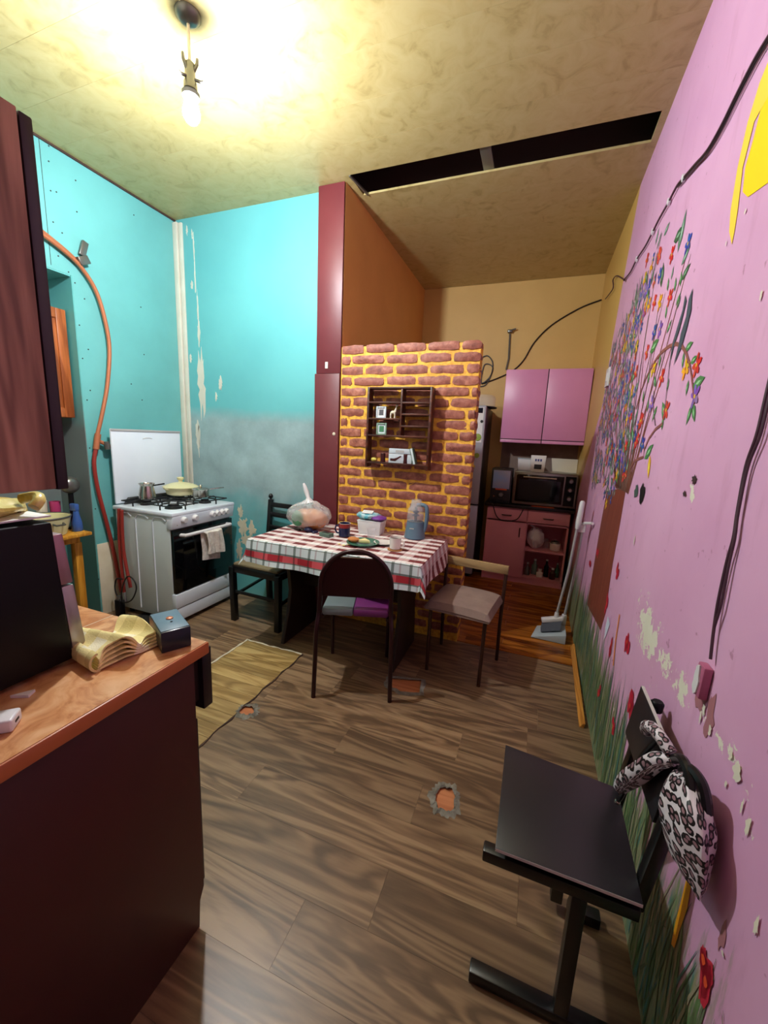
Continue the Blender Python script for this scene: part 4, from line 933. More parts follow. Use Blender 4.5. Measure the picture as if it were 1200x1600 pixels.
t = thing('wooden_chair', 'black wooden chair with ball finials beside the stove', 'chair')
for s in (-1, 1):
    MB().beam((s*.205, -.195, 0), (s*.212, -.20, .43), .042, .042, (0, 1, 0)).build('leg', 'black_paint', t, bevel=.004)
    p = MB().hexa([(s*.205-.019, .19, 0), (s*.205+.019, .19, 0), (s*.205+.019, .23, 0), (s*.205-.019, .23, 0), (s*.212-.019, .18, .44), (s*.212+.019, .18, .44), (s*.212+.019, .22, .44), (s*.212-.019, .22, .44)]).build('leg', 'black_paint', t, bevel=.003)
    q = MB().hexa([(s*.212-.019, .18, .44), (s*.212+.019, .18, .44), (s*.212+.019, .22, .44), (s*.212-.019, .22, .44), (s*.212-.016, .225, .885), (s*.212+.016, .225, .885), (s*.212+.016, .255, .885), (s*.212-.016, .255, .885)]).build('back_post', 'black_paint', t, bevel=.003)
    MB().lathe([(.010, 0), (.008, .006), (.018, .018), (.020, .028), (.014, .042), (.004, .048)], (s*.212, .240, .885), 14).build('finial', 'black_paint', q)
    MB().beam((s*.208, -.18, .20), (s*.208, .19, .24), .022, .018).build('stretcher', 'black_paint', t, bevel=.003)
    MB().beam((s*.212, -.19, .415), (s*.212, .19, .415), .026, .05).build('seat_rail', 'black_paint', t, bevel=.003)
for a, b, h in ((.845, .225, .038), (.765, .216, .038), (.66, .205, .034)): MB().beam((-.20, b+.005, a), (.20, b+.005, a), .02, h).build('slat', 'black_paint', t, bevel=.004)
MB().beam((-.2, -.2, .415), (.2, -.2, .415), .026, .05).build('seat_rail', 'black_paint', t, bevel=.003)
MB().beam((-.2, .2, .415), (.2, .2, .415), .026, .05).build('seat_rail', 'black_paint', t, bevel=.003)
MB().beam((-.2, -.197, .235), (.2, -.197, .235), .018, .022).build('stretcher', 'black_paint', t, bevel=.003)
MB().box(-.205, .205, -.20, .19, .438, .462).build('seat', 'tan_seat', t, bevel=.010)
t.location = (-1.822, 2.466, 0); t.rotation_euler = (0, 0, math.radians(-3))

t = thing('padded_chair', 'worn padded chair with one bare wooden back slat', 'chair')
for s in (-1, 1):
    MB().tube([(s*.165, -.165, 0), (s*.168, -.155, .425)], .0115, 9).build('leg', 'brown_tube', t)
    MB().tube(smooth_path([(s*.195, .19, 0), (s*.195, .175, .25), (s*.197, .178, .45), (s*.20, .198, .655)]), .0115, 9).build('leg', 'brown_tube', t)
    MB().tube([(s*.168, -.15, .415), (s*.19, .17, .415)], .010, 8).build('seat_rail', 'brown_tube', t)
MB().beam((-.212, .186, .63), (.212, .186, .63), .020, .056).build('slat', 'raw_slat', t, bevel=.002)
def seatf(d): return 0
mb = MB(); nx = 14
def cush(u, v):
    a = (u-.5)*2; b = (v-.5)*2; e = (1-abs(a)**6)*(1-abs(b)**6); return (a*.200, b*.195, .425+.052*max(0, e)**.35+.006*math.cos(a*1.5))
mb.grid(cush, 20, 20); mb.box(-.196, .196, -.191, .191, .412, .428)
mb.build('seat', 'dusty_fabric', t)
t.location = (-.325, 2.40, 0); t.rotation_euler = (0, 0, math.radians(-7))

# ------------------------------------------------------------------ shelf on the bricks
X0, X1, Z0, Z1, YF, YR = -1.128, -.672, 1.225, 1.762, 2.592, 2.672
t = thing('wall_shelf', 'dark wooden open shelf hanging on the brick wall', 'shelf', ((X0+X1)/2, YR, Z0))
def fz(f): return Z1-(Z1-Z0)*f
for x in (X0, X1-.014): MB().box(x, x+.014, YF, YR, Z0-.005, Z1).build('side_panel', 'shelf_wood', t, bevel=.001)
XM = X0+(X1-X0)*.53
MB().box(XM, XM+.012, YF+.002, YR, fz(.60), Z1-.012).build('divider', 'shelf_wood', t, bevel=.001)
MB().box(X0+.014, X1-.014, YF, YR, Z1-.012, Z1).build('shelf_board', 'shelf_wood', t, bevel=.001)
MB().box(X0+.014, X1-.014, YF, YR, fz(.96), fz(.96)+.012).build('shelf_board', 'shelf_wood', t, bevel=.001)
MB().box(X0+.014, X1-.014, YF, YR, fz(.61), fz(.61)+.011).build('shelf_board', 'shelf_wood', t, bevel=.001)
for f in (.20, .40): MB().box(X0+.014, XM, YF, YR, fz(f), fz(f)+.011).build('shelf_board', 'shelf_wood', t, bevel=.001)
for f in (.20, .34, .485): MB().box(XM+.012, X1-.014, YF, YR, fz(f), fz(f)+.011).build('shelf_board', 'shelf_wood', t, bevel=.001)
def pic(x0, w, z0, h, fr, pr, label):
    t = thing('picture_frame', label, 'picture', (x0+w/2, YF+.03, z0), 0, 'little pictures on the shelf')
    for a in ((x0, x0+.010, z0, z0+h), (x0+w-.010, x0+w, z0, z0+h), (x0+.010, x0+w-.010, z0, z0+.010), (x0+.010, x0+w-.010, z0+h-.010, z0+h)): MB().box(a[0], a[1], YF+.018, YF+.032, a[2], a[3]).build('frame_bar', fr, t, bevel=.002)
    m = MB().box(x0+.010, x0+w-.010, YF+.024, YF+.030, z0+.010, z0+h-.010).build('mount', 'paper_white' if fr == 'pale_frame' else 'pale_frame', t)
    MB().box(x0+.020, x0+w-.020, YF+.0225, YF+.024, z0+.020, z0+h-.020).build('picture', pr, m)
z = fz(.40)+.011
pic(X0+.062, .072, z, .078, 'pale_frame', 'lino_grey', 'pale blue framed picture on the middle shelf beside the giraffe')
pic(X0+.068, .074, fz(.61)+.011, .080, 'green_frame', 'green_print', 'green framed picture on the shelf below the giraffe')
x = X0+.188; t = thing('giraffe_figurine', 'ivory giraffe figurine standing on the shelf', 'figurine', (x, YF+.03, z))
g = MB(); y = YF+.03
g.sphere((x-.006, y, z+.040), (.018, .011, .012), 12, 8)
for dx, dy in ((-.020, -.006), (-.020, .006), (.008, -.006), (.008, .006)): g.tube([(x+dx*.8, y+dy, z+.038), (x+dx*1.1, y+dy, z+.02), (x+dx, y+dy, z+.0)], [.006, .004, .005], 7)
g.tube([(x+.006, y, z+.042), (x+.013, y, z+.062), (x+.017, y, z+.082)], [.009, .006, .005], 8); g.sphere((x+.020, y, z+.086), (.011, .006, .007), 10, 6)
g.cyl((x+.015, y-.003, z+.088), (x+.013, y-.003, z+.098), .002).cyl((x+.015, y+.003, z+.088), (x+.013, y+.003, z+.098), .002).tube([(x-.022, y, z+.044), (x-.028, y, z+.025)], .002, 6)
g.build('body', 'ivory', t)
z = fz(.96)+.012
xa = X0+.168
t = thing('book_stack_card', 'white card with a dark boot drawing standing on the bottom shelf', 'card', (xa+.055, YF+.03, z))
MB().box(xa, xa+.112, YF+.02, YF+.028, z, z+.062).build('card', 'pale_card', t, bevel=.001)
MB().prism([(xa+.012, z+.014), (xa+.05, z+.012), (xa+.072, z+.03), (xa+.095, z+.046), (xa+.085, z+.05), (xa+.06, z+.036), (xa+.04, z+.03), (xa+.012, z+.03)], 'xz', YF+.0185, YF+.020).build('drawing', 'dark_red_wood', t, smooth=False)
t = thing('white_box', 'long white box lying above the drawn card on the bottom shelf', 'box', (xa+.08, YF+.05, z+.064))
MB().box(xa, xa+.165, YF+.02, YF+.07, z+.064, z+.098).build('carton', 'pale_card', t, bevel=.002)
MB().box(xa+.05, xa+.11, YF+.0188, YF+.020, z+.072, z+.088).build('print', 'grey_handle', t)
o = MB().box(xa+.128, xa+.168, YF+.02, YF+.055, z, z+.060).build('notepad', 'pale_card', bevel=.002); tag(o, 'small pale notepad block beside the leaning green book', 'notepad')
t = thing('leaning_book', 'thin green book leaning at the right end of the bottom shelf', 'book', (xa+.19, YF+.03, z))
old = Matrix.Translation((xa+.205, YF+.005, z+.001)) @ Matrix.Rotation(-.26, 4, 'Y')
b = MB(); b.x = old; b.box(-.026, -.022, 0, .05, 0, .112).box(-.008, -.004, 0, .05, 0, .112).build('cover', 'book_green', t, bevel=.0008)
b = MB(); b.x = old; b.box(-.0215, -.0085, .002, .049, .002, .110).build('pages', 'pale_frame', t)
for i, xx in enumerate((X0+.122, X0+.290)):
    o = MB().lathe([(.017, 0), (.018, .003), (.016, .03), (.018, .058), (.015, .062)], (xx, YF+.03, z), 16).build('spice_pot', 'dark_red_wood'); tag(o, ['dark red turned pot left of the drawn card', 'dark red turned pot between drawn card and notepad'][i], 'pot', 'dark pots on the bottom shelf')
o = MB().sphere((X0+.055, YF+.03, z+.014), (.022, .016, .014), 12, 8, lambda d: .25*mn.noise(d*3)).build('trinket', 'food_yellow'); tag(o, 'tiny yellow trinket at the left end of the bottom shelf', 'trinket')

# ------------------------------------------------------------------ kitchen: fridge
fx0, fx1, fy0, fy1, ft = -1.115, -.512, 4.10, 4.68, 1.785
t = thing('fridge', 'tall steel fridge behind the brick wall', 'fridge', ((fx0+fx1)/2, (fy0+fy1)/2, 0))
MB().box(fx0, fx1, fy0+.055, fy1, .03, ft-.01).build('body', 'fridge_side', t, bevel=.006)
u = MB().box(fx0, fx1, fy0, fy0+.05, .80, ft).build('upper_door', 'fridge_steel', t, bevel=.010)
d = MB().box(fx0, fx1, fy0, fy0+.05, .05, .785).build('lower_door', 'fridge_steel', t, bevel=.010)
MB().box(fx1-.10, fx1-.03, fy0-.003, fy0+.001, ft-.075, ft-.025).build('display', 'display_black', u)
MB().box(fx1-.12, fx1-.02, fy0-.0015, fy0+.001, ft-.36, ft-.02).build('control_strip', 'paper_white', u)
for z in (.62, .46): MB().tube([(fx1-.14, fy0+.004, z), (fx1-.12, fy0-.02, z+.01), (fx1-.08, fy0-.02, z+.01), (fx1-.06, fy0+.004, z)], .007, 8).build('grip', 'grey_handle', d)
for x in (fx0+.06, fx1-.06): MB().cyl((x, fy0+.1, 0), (x, fy0+.1, .035), .02).build('foot', 'black_plastic', t)
for i, (x, z, r) in enumerate(((-.572, 1.475, .036), (-.565, 1.295, .026), (-.590, 1.185, .018), (-.545, 1.63, .014))):
    m = MB().lathe([(r, 0), (r*.95, .006), (r*.5, .008)], (x, fy0-.0025, z), 18, (0, -1, 0)).build('fridge_magnet', ['magnet_green', 'magnet_green', 'food_yellow', 'print_dark'][i])
    tag(m, ['largest round green magnet on the fridge door', 'middle sized green magnet on the fridge door', 'small yellow magnet, lowest on the fridge door', 'small black magnet just below the fridge display'][i], 'magnet', 'magnets on the fridge')
cx, cy = -.60, 4.34; t = thing('cake_dome', 'clear plastic cake dome on top of the fridge', 'cake dome', (cx, cy, ft))
MB().lathe([(.16, 0), (.165, .006), (.15, .014)], (cx, cy, ft-.009), 28).build('tray', 'black_plastic', t)
MB().lathe([(.145, .014), (.145, .10), (.13, .125), (.02, .135)], (cx, cy, ft-.009), 28, cap0=False).build('dome', 'clear_plastic', t)
# ---- wall cabinets
ux0, ux1, uz0, uz1, uy = -.380, .418, 1.440, 2.165, 4.38
t = thing('wall_cabinet', 'pink two door wall cabinet above the oven', 'cabinet', ((ux0+ux1)/2, 4.54, uz0))
MB().box(ux0, ux1, uy+.02, YK-.004, uz0, uz1).build('body', 'pink_cabinet', t, bevel=.003)
um = (ux0+ux1)/2+.005
for a, b in ((ux0+.002, um-.004), (um+.004, ux1-.002)): MB().box(a, b, uy, uy+.018, uz0+.038, uz1-.002).build('door', 'pink_cabinet', t, bevel=.003)
MB().box(um-.004, um+.004, uy+.012, uy+.02, uz0, uz1).build('door_gap', 'dark_seam', t)
for a, b in ((ux0+.002, um-.004), (um+.004, ux1-.002)): MB().box(a, b, uy+.001, uy+.018, uz0, uz0+.030).build('bottom_rail', 'pink_cabinet', t, bevel=.003)
MB().box(ux0+.002, ux1-.002, uy+.008, uy+.02, uz0+.030, uz0+.038).build('rail_gap', 'dark_seam', t)
# ---- base cabinet
bx0, bx1, by, bz = -.425, .368, 4.20, .785
t = thing('base_cabinet', 'pink base cabinet with two drawers and one open side', 'cabinet', ((bx0+bx1)/2, 4.44, 0))
bm_ = -.025
b = MB().box(bx0, bx0+.018, by+.018, YK-.01, .0, bz).box(bx1-.018, bx1, by+.018, YK-.01, 0, bz).box(bm_-.009, bm_+.009, by+.018, YK-.01, .06, bz).box(bx0, bx1, YK-.02, YK-.01, 0, bz).box(bx0, bx1, by+.018, YK-.02, .06, .078).box(bx0, bx1, by+.018, YK-.02, bz-.016, bz).box(bx0+.02, bx1-.02, by+.03, by+.046, 0, .06).box(bm_, bx1, by+.018, YK-.02, .63, .645)
b.build('body', 'pink_cabinet_shaded', t, bevel=.0)
MB().box(bm_+.009, bx1-.018, by+.03, YK-.02, .35, .368).build('inner_shelf', 'pink_cabinet_shaded', t)
for a, c in ((bx0+.002, bm_-.005), (bm_+.005, bx1-.004)):
    dr = MB().box(a, c, by-.002, by+.017, .655, .770).build('drawer', 'pink_cabinet_shaded', t, bevel=.003)
    m = (a+c)/2; MB().tube([(m-.045, by-.002, .708), (m-.042, by-.018, .708), (m+.042, by-.018, .708), (m+.045, by-.002, .708)], .006, 8).build('handle', 'dark_red_wood', dr)
dr = MB().box(bx0+.002, bm_-.002, by-.004, by+.016, .065, .640).build('door', 'pink_cabinet_shaded', t, bevel=.003)
MB().tube([(bm_-.06, by-.004, .585), (bm_-.06, by-.02, .58), (bm_-.06, by-.02, .50), (bm_-.06, by-.004, .495)], .006, 8).build('handle', 'dark_red_wood', dr)
o = MB().box(-.455, .402, by-.022, YK-.006, bz+.002, bz+.034).build('worktop', 'black_worktop', bevel=.003); tag(o, 'black worktop over the pink base cabinet', 'worktop')
WZ = bz+.034
# ---- things inside the open side
x, y, z = .075, 4.34, .368; t = thing('white_bag', 'white plastic bag stuffed on the upper open shelf', 'bag', (x, y, z))
MB().sphere((x, y, z+.105), (.085, .09, .105), 20, 12, lambda d: .25*mn.noise(d*3)).build('sack', 'white_plastic', t)
MB().tube([(x-.02, y, z+.19), (x-.03, y-.01, z+.225), (x-.06, y-.01, z+.24)], [.03, .012, .016], 8).build('tied_end', 'white_plastic', t)
x = .27; t = thing('sugar_pot', 'white lidded pot beside the plastic bag on the open shelf', 'pot', (x, y, z))
MB().lathe([(.045, 0), (.052, .005), (.054, .07), (.05, .075)], (x, y, z), 22).build('body', 'white_china', t)
l = MB().lathe([(.05, .075), (.04, .092), (.012, .096), (.012, .108), (.006, .112)], (x, y, z), 18).build('lid', 'grey_metal', t)
o = MB().lathe([(.028, 0), (.03, .004), (.03, .075), (.024, .09), (.022, .098)], (.182, 4.40, z), 16).build('glass_jar', 'drinking_glass'); tag(o, 'small glass jar behind the white lidded pot', 'jar')
for i, (x, y, r, h) in enumerate(((.03, 4.30, .026, .12), (.10, 4.36, .030, .15), (.155, 4.30, .034, .07), (.215, 4.33, .024, .17), (.275, 4.28, .030, .10), (.32, 4.36, .022, .14))):
    t = thing('bottle', ['short dark bottle at the left of the lowest shelf', 'second bottle from the left on the lowest shelf', 'squat white jar in the middle of the lowest shelf', 'tallest bottle on the lowest shelf', 'dark jar right of the tallest bottle on the lowest shelf', 'rightmost bottle on the lowest shelf'][i], 'bottle', (x, y, .078), 0, 'bottles on the lowest shelf')
    mm = ['grey_metal', 'book_green', 'white_china', 'black_plastic', 'dark_red_wood', 'green_glaze'][i]
    MB().lathe([(r, 0), (r, h*.62), (r*.5, h*.78), (r*.42, h)], (x, y, .078), 16).build('glass', mm, t)
    MB().lathe([(r*.48, h), (r*.48, h+.014)], (x, y, .078), 12).build('cap', 'white_plastic', t)
# ---- on the worktop
ox0, ox1, oy0, oz0, oz1 = -.192, .395, 4.205, WZ+.012, 1.158
t = thing('toaster_oven', 'steel toaster oven with black glass door and three knobs', 'oven', ((ox0+ox1)/2, oy0+.16, WZ))
MB().box(ox0, ox1, oy0+.02, oy0+.36, oz0, oz1).build('body', 'stainless', t, bevel=.006)
MB().box(ox0+.002, ox1-.002, oy0+.004, oy0+.02, oz0+.002, oz1-.002).build('front_frame', 'stainless', t, bevel=.004)
d = MB().box(ox0+.025, ox1-.125, oy0-.004, oy0+.006, oz0+.028, oz1-.025).build('door', 'oven_glass', t, bevel=.003)
MB().box(ox0+.05, ox1-.15, oy0-.006, oy0-.003, oz0+.05, oz1-.075).build('window_pane', 'door_glass', d)
MB().tube([(ox0+.085, oy0-.002, oz1-.048), (ox0+.09, oy0-.03, oz1-.048), (ox1-.195, oy0-.03, oz1-.048), (ox1-.19, oy0-.002, oz1-.048)], .008, 9).build('handle', 'polished_steel', d)
for z in (oz1-.065, oz1-.15, oz1-.235): MB().lathe([(.026, 0), (.025, .010), (.018, .022), (.016, .026)], (ox1-.062, oy0+.005, z), 18, (0, -1, 0)).build('knob', 'stainless', t)
MB().box(ox1-.112, ox1-.018, oy0+.001, oy0+.0045, oz0+.02, oz1-.02).build('control_panel', 'black_plastic', t)
for x in (ox0+.05, ox1-.05): 
    for y in (oy0+.06, oy0+.30): MB().cyl((x, y, WZ), (x, y, oz0+.002), .014).build('foot', 'black_plastic', t)
ax0, ax1, ay0, az1 = -.415, -.212, 4.215, 1.175
t = thing('drinks_machine', 'narrow drinks machine with a blue picture panel left of the oven', 'appliance', ((ax0+ax1)/2, ay0+.14, WZ))
MB().box(ax0, ax1, ay0+.02, ay0+.28, WZ, az1).build('body', 'fridge_side', t, bevel=.008)
pn = MB().box(ax0+.018, ax1-.018, ay0+.012, ay0+.022, WZ+.15, az1-.02).build('picture_panel', 'blue_panel', t, bevel=.002)
MB().box(ax0+.05, ax1-.04, ay0+.009, ay0+.013, WZ+.135, WZ+.15).build('ledge', 'orange_plastic', pn)
MB().box(ax0+.01, ax1-.01, ay0-.01, ay0+.02, WZ, WZ+.03).build('drip_tray', 'black_plastic', t, bevel=.004)
MB().lathe([(.026, 0), (.026, .02), (.018, .032)], ((ax0+ax1)/2+.01, ay0+.02, WZ+.09), 18, (0, -1, 0)).build('dial', 'stainless', t)
MB().lathe([(.010, 0), (.009, .02)], ((ax0+ax1)/2-.06, ay0+.02, WZ+.07), 12, (0, -1, 0)).build('tap', 'polished_steel', t)
o = MB().tube(smooth_path([(-.40, 4.19, WZ+.008), (-.37, 4.172, .80), (-.33, 4.172, .70), (-.28, 4.17, .655), (-.20, 4.172, .65), (-.12, 4.172, .68), (-.08, 4.172, .76), (-.07, 4.175, .80), (-.06, 4.19, WZ+.008)]), .005, 7).build('appliance_cord', 'black_rubber'); tag(o, 'black cord drooping in front of the left drawer', 'cord')
o = MB().grid(lambda u, v: (.0+.21*u, 4.183+.022*v+.0, WZ+.004+.006*math.sin(PI*v)), 10, 4).build('orange_tray', 'orange_plastic', solid=.004); tag(o, 'thin orange tray under the front of the toaster oven', 'tray')
x0, x1, y = -.048, .086, 4.30; t = thing('flour_packet', 'white paper packet with a dark print standing on the toaster oven', 'packet', (.02, y+.03, oz1))
MB().hexa([(x0, y, oz1), (x1-.006, y, oz1), (x1-.006, y+.06, oz1), (x0, y+.06, oz1), (x0-.006, y+.006, oz1+.165), (x1+.004, y+.006, oz1+.165), (x1+.004, y+.045, oz1+.165), (x0-.006, y+.045, oz1+.165)]).build('packet', 'paper_white', t, bevel=.003)
MB().obox(((x0+x1)/2, y-.0005+.0025, oz1+.052), (.07, .002, .048), (-.04, 0, 0)).build('picture', 'print_dark', t)
for k in range(3): MB().obox(((x0+x1)/2-.024+.024*k, y+.0035, oz1+.118), (.016, .002, .024), (-.04, 0, .0)).build('lettering', 'print_blue', t)
t = thing('plastic_tub', 'pale plastic tub behind the white packet on the oven', 'tub', (-.09, 4.42, oz1))
MB().hexa([(-.17, 4.38, oz1), (-.02, 4.38, oz1), (-.02, 4.48, oz1), (-.17, 4.48, oz1), (-.18, 4.37, oz1+.12), (-.01, 4.37, oz1+.12), (-.01, 4.49, oz1+.12), (-.18, 4.49, oz1+.12)]).build('tub', 'white_plastic', t, bevel=.004)
MB().obox((-.095, 4.43, oz1+.124), (.18, .13, .008)).build('lid', 'pan_grey', t, bevel=.002)
o = MB().hexa([(.20, 4.655, oz1-.2), (.41, 4.655, oz1-.2), (.41, 4.67, oz1-.2), (.20, 4.67, oz1-.2), (.15, 4.685, oz1+.135), (.41, 4.685, oz1+.135), (.41, 4.70, oz1+.135), (.15, 4.70, oz1+.135)]).build('reflection_board', 'ivory', bevel=.003); tag(o, 'pale board added for the whitish reflections behind the toaster oven', 'board')  # added board: its pale colour stands in for whitish reflections
o = MB().box(-.38, .40, YK-.006, YK-.0005, WZ, uz0).build('splashback', 'dusty_fabric', wk, smooth=False)
# ---- wiring and pipe on the kitchen wall
yk = YK-.012
def kw(px, py, y=yk): p = up(px, py, y=y); return (min(p.x, .43), p.y, p.z)
o = MB().tube(smooth_path([kw(945, 468), kw(905, 482), kw(862, 508), kw(835, 535), kw(818, 563), kw(800, 580), kw(775, 592), kw(752, 600)]), .007, 7).build('kitchen_wire', 'wire_black'); tag(o, 'black wire sagging across the mustard kitchen wall', 'wire')
t = thing('wall_pipe_stub', 'thin pipe with a small tap on the kitchen wall above the cabinet', 'pipe', (-.40, yk, 2.2))
MB().tube([kw(797, 522), kw(795, 560), kw(791, 578)], .010, 8).build('riser', 'grey_metal', t)
p = kw(797, 520); MB().obox((p[0], yk-.02, p[2]+.01), (.05, .05, .03)).build('tap_body', 'grey_metal', t, bevel=.008)
MB().cyl((p[0]+.02, yk-.03, p[2]+.02), (p[0]+.06, yk-.03, p[2]+.03), .008).build('tap_lever', 'grey_metal', t)
o = MB().tube(smooth_path([kw(750, 560), kw(762, 556), kw(770, 568), kw(766, 588), kw(752, 598), kw(757, 570), kw(770, 575), kw(760, 600), kw(748, 604)]), .006, 7).build('cable_coil', 'wire_black'); tag(o, 'loops of black cable beside the top of the brick wall', 'cable')
# ---- wire along the pink wall, with clips
def pw(px, py, off=.010): p = wall_at(px, py, off); return p
path = [pw(*q) for q in [(1215, 35), (1200, 58), (1178, 95), (1150, 150), (1128, 195), (1105, 235), (1085, 258), (1068, 278), (1058, 290), (1045, 315), (1030, 342), (1020, 362), (1008, 385), (995, 405), (985, 425), (975, 437)]]
path2 = [pw(*q, .016) for q in [(975, 437), (964, 431), (958, 437), (958, 450), (950, 462), (946, 467)]]
t = thing('wall_wire', 'dark twin wire clipped along the top of the pink wall', 'wire', (path[6].x, path[6].y, path[6].z))
MB().tube(smooth_path(path+path2), .0045, 7).build('strand', 'wire_mauve', t)
MB().tube(smooth_path([p+Vector((0, -.015, -.012)) for p in path[:9]]), .0035, 7).build('strand', 'wire_black', t)
for i in (7, 9, 11, 13):
    p = path[i]; MB().obox(p, (.012, .03, .018), (0.9, 0, 0)).build('clip', 'white_plastic', t, bevel=.002)
path = [pw(*q) for q in [(1210, 560), (1195, 625), (1182, 680), (1165, 730), (1152, 800), (1146, 840), (1135, 880), (1122, 940), (1115, 985), (1110, 1030)]]
t = thing('socket_wire', 'pair of dark wires running down to the broken pink socket', 'wire', path[-1])
MB().tube(smooth_path(path), .0032, 7).build('strand', 'wire_mauve', t)
MB().tube(smooth_path([p+Vector((0, -.010-.006*math.sin(i*1.1), .0)) for i, p in enumerate(path[:-2])]+[path[-2], path[-1]]), .0028, 7).build('strand', 'wire_mauve', t)
p = wall_at(1105, 1065); t = thing('socket_box', 'broken pink socket box with a white stripped face', 'socket', (p.x-.02, p.y, p.z))
MB().obox((p.x-.008, p.y, p.z), (.018, .036, .076), (0, .014, 0)).build('box', 'pink_box', t, bevel=.004)
rn = random.Random(3); q = blob(0, 0, .015, .034, 8, 18, .3)
MB().prism([(p.y+a+.004, p.z+b) for a, b in q], 'yz', p.x-.0165, p.x-.020).build('stripped_face', 'white_plastic', t, smooth=False)
p = wall_at(951, 590); t = thing('light_switch', 'white switch plate at the edge of the pink paint', 'switch', (p.x-.008, p.y, p.z-.04))
MB().obox((p.x-.006, p.y, p.z), (.014, .12, .13)).build('plate', 'white_plastic', t, bevel=.003)
MB().obox((p.x-.014, p.y, p.z), (.004, .05, .06)).build('rocker', 'paper_white', t, bevel=.002)

# ------------------------------------------------------------------ long handled dustpan and brush
x, y = .235, 3.09; t = thing('dustpan', 'long handled grey dustpan leaning near the pink wall', 'dustpan', (x, y, 0))
MB().hexa([(.10, 3.00, .004), (.335, 2.985, .004), (.335, 3.16, .004), (.14, 3.17, .004), (.10, 3.00, .010), (.335, 2.985, .075), (.335, 3.16, .095), (.14, 3.17, .03)]).build('pan', 'pan_grey', t, bevel=.006)
MB().box(.305, .338, 3.13, 3.165, .09, .17).build('pan_socket', 'white_plastic', t, bevel=.006)
MB().tube([(.322, 3.148, .15), (.345, 3.10, .5), (.352, 3.05, .86)], .0095, 9).build('pole', 'grey_handle', t)
MB().obox((.345, 3.055, .865), (.05, .04, .06)).build('collar', 'white_plastic', t, bevel=.006)
MB().tube([(.33, 3.05, .885), (.36, 3.03, .905), (.395, 2.93, .925)], .010, 8).build('hook', 'white_plastic', t)
t = thing('hand_broom', 'brush with white grip clipped onto the long handled dustpan', 'broom', (.26, 3.09, .08))
MB().obox((.235, 3.075, .145), (.15, .05, .03), (0, -.25, .1)).build('head', 'white_plastic', t, bevel=.006)
MB().hexa([(.165, 3.035, .045), (.295, 3.03, .085), (.295, 3.10, .085), (.165, 3.11, .045), (.17, 3.055, .115), (.30, 3.05, .15), (.30, 3.095, .15), (.17, 3.10, .115)]).build('bristles', 'bristle', t)
MB().lathe([(.018, 0), (.014, .05)], (.262, 3.075, .155), 12).build('ferrule', 'white_plastic', t)
MB().tube([(.262, 3.075, .19), (.300, 3.05, .55), (.318, 3.03, .90)], .0095, 9).build('pole', 'grey_handle', t)
MB().tube([(.316, 3.03, .86), (.319, 3.027, .90), (.326, 3.015, 1.05), (.327, 3.014, 1.06)], [.014, .019, .017, .010], 12).build('grip', 'white_plastic', t)
# ------------------------------------------------------------------ black chair at the pink wall
t = thing('school_chair', 'black flat panel chair standing against the pink wall', 'chair', (.16, 1.03, 0))
sp = [(.004, 1.203), (.314, 1.162), (.312, .848), (.006, .848)]
sp2 = []
MB().prism(sp, 'xy', .459, .470).build('seat', 'chair_laminate', t, bevel=.0015)
MB().prism([(.006, .8475), (.312, .8475), (.312, .8495), (.006, .8495)], 'xy', .4605, .4685).build('seat_edge', 'white_edge', t)
for yy, xa, xb in ((.885, -.024, -.022), (1.15, .235, .06)):
    MB().box(xa, .325, yy-.018, yy+.018, .0, .036).build('floor_runner', 'black_paint', t, bevel=.004)
    MB().beam((.200, yy, .034), (.200, yy, .395), .034, .034, (0, 1, 0)).build('leg', 'black_paint', t, bevel=.004)
    MB().box(xb, .32, yy-.016, yy+.016, .392, .424).build('side_bar', 'black_paint', t, bevel=.004)
    for x in (.09, .25): MB().cyl((x, yy, .42), (x, yy, .461), .010).build('spacer', 'black_plastic', t)
    MB().beam((.318, yy+.02, .40), (.362, yy+.025, .745), .026, .032, (0, 1, 0)).build('back_post', 'black_paint', t, bevel=.004)
    MB().lathe([(.017, 0), (.017, .022), (.012, .028)], (.372, yy+.025, .728), 12, (.1, 0, 1)).build('post_cap', 'black_plastic', t)
MB().hexa([(.328, .93, .600), (.336, .93, .600), (.336, 1.235, .600), (.328, 1.235, .600), (.347, .93, .757), (.355, .93, .757), (.355, 1.235, .757), (.347, 1.235, .757)]).build('backrest', 'chair_laminate', t, bevel=.0015)
MB().box(.3475, .3555, .931, 1.234, .7570, .7585).build('backrest_edge', 'white_edge', t)
# leopard bag slung on the near post
c = Vector((.355, .875, .62)); t = thing('leopard_bag', 'leopard print cloth bag with black straps hanging on the black chair', 'bag', (c.x, c.y, .50))
def bagf(u, v):
    a = 2*PI*u; h = v; wy = (.034+.062*math.sin(PI*min(1, .18+h*.80))**.8); wx = .012+.026*math.sin(PI*min(1, .12+.85*h))
    if h > .85: wy *= 1-.5*(h-.85)/.15
    k = 1+.10*math.sin(a*4+h*5)*(h)+.05*math.sin(a*7)
    q = 1-h
    return (c.x+.012*q+wx*math.cos(a)*k, c.y-.022*q+wy*math.sin(a)*k+.012*math.sin(h*5), .603+.178*h+.012*math.sin(a*2)*q)
mb = MB().grid(bagf, 40, 26); mb.add([bagf(i/40, 0) for i in range(40)], [tuple(range(39, -1, -1))])
mb.build('sack', 'leopard_cloth', t, uvf=lambda i: ((i % 41)/40*.34, (i//41)/26*.20) if i < 41*27 else (0, 0))
MB().tube(smooth_path([(.340, .94, .775), (.325, .965, .79), (.318, 1.0, .785), (.316, 1.03, .765), (.322, 1.045, .745)]), [.014, .020, .022, .018, .012, .012]*5 if False else .014, 10).build('knot', 'leopard_cloth', t, uvf=lambda i: ((i % 10)*.011, (i//10)*.010))
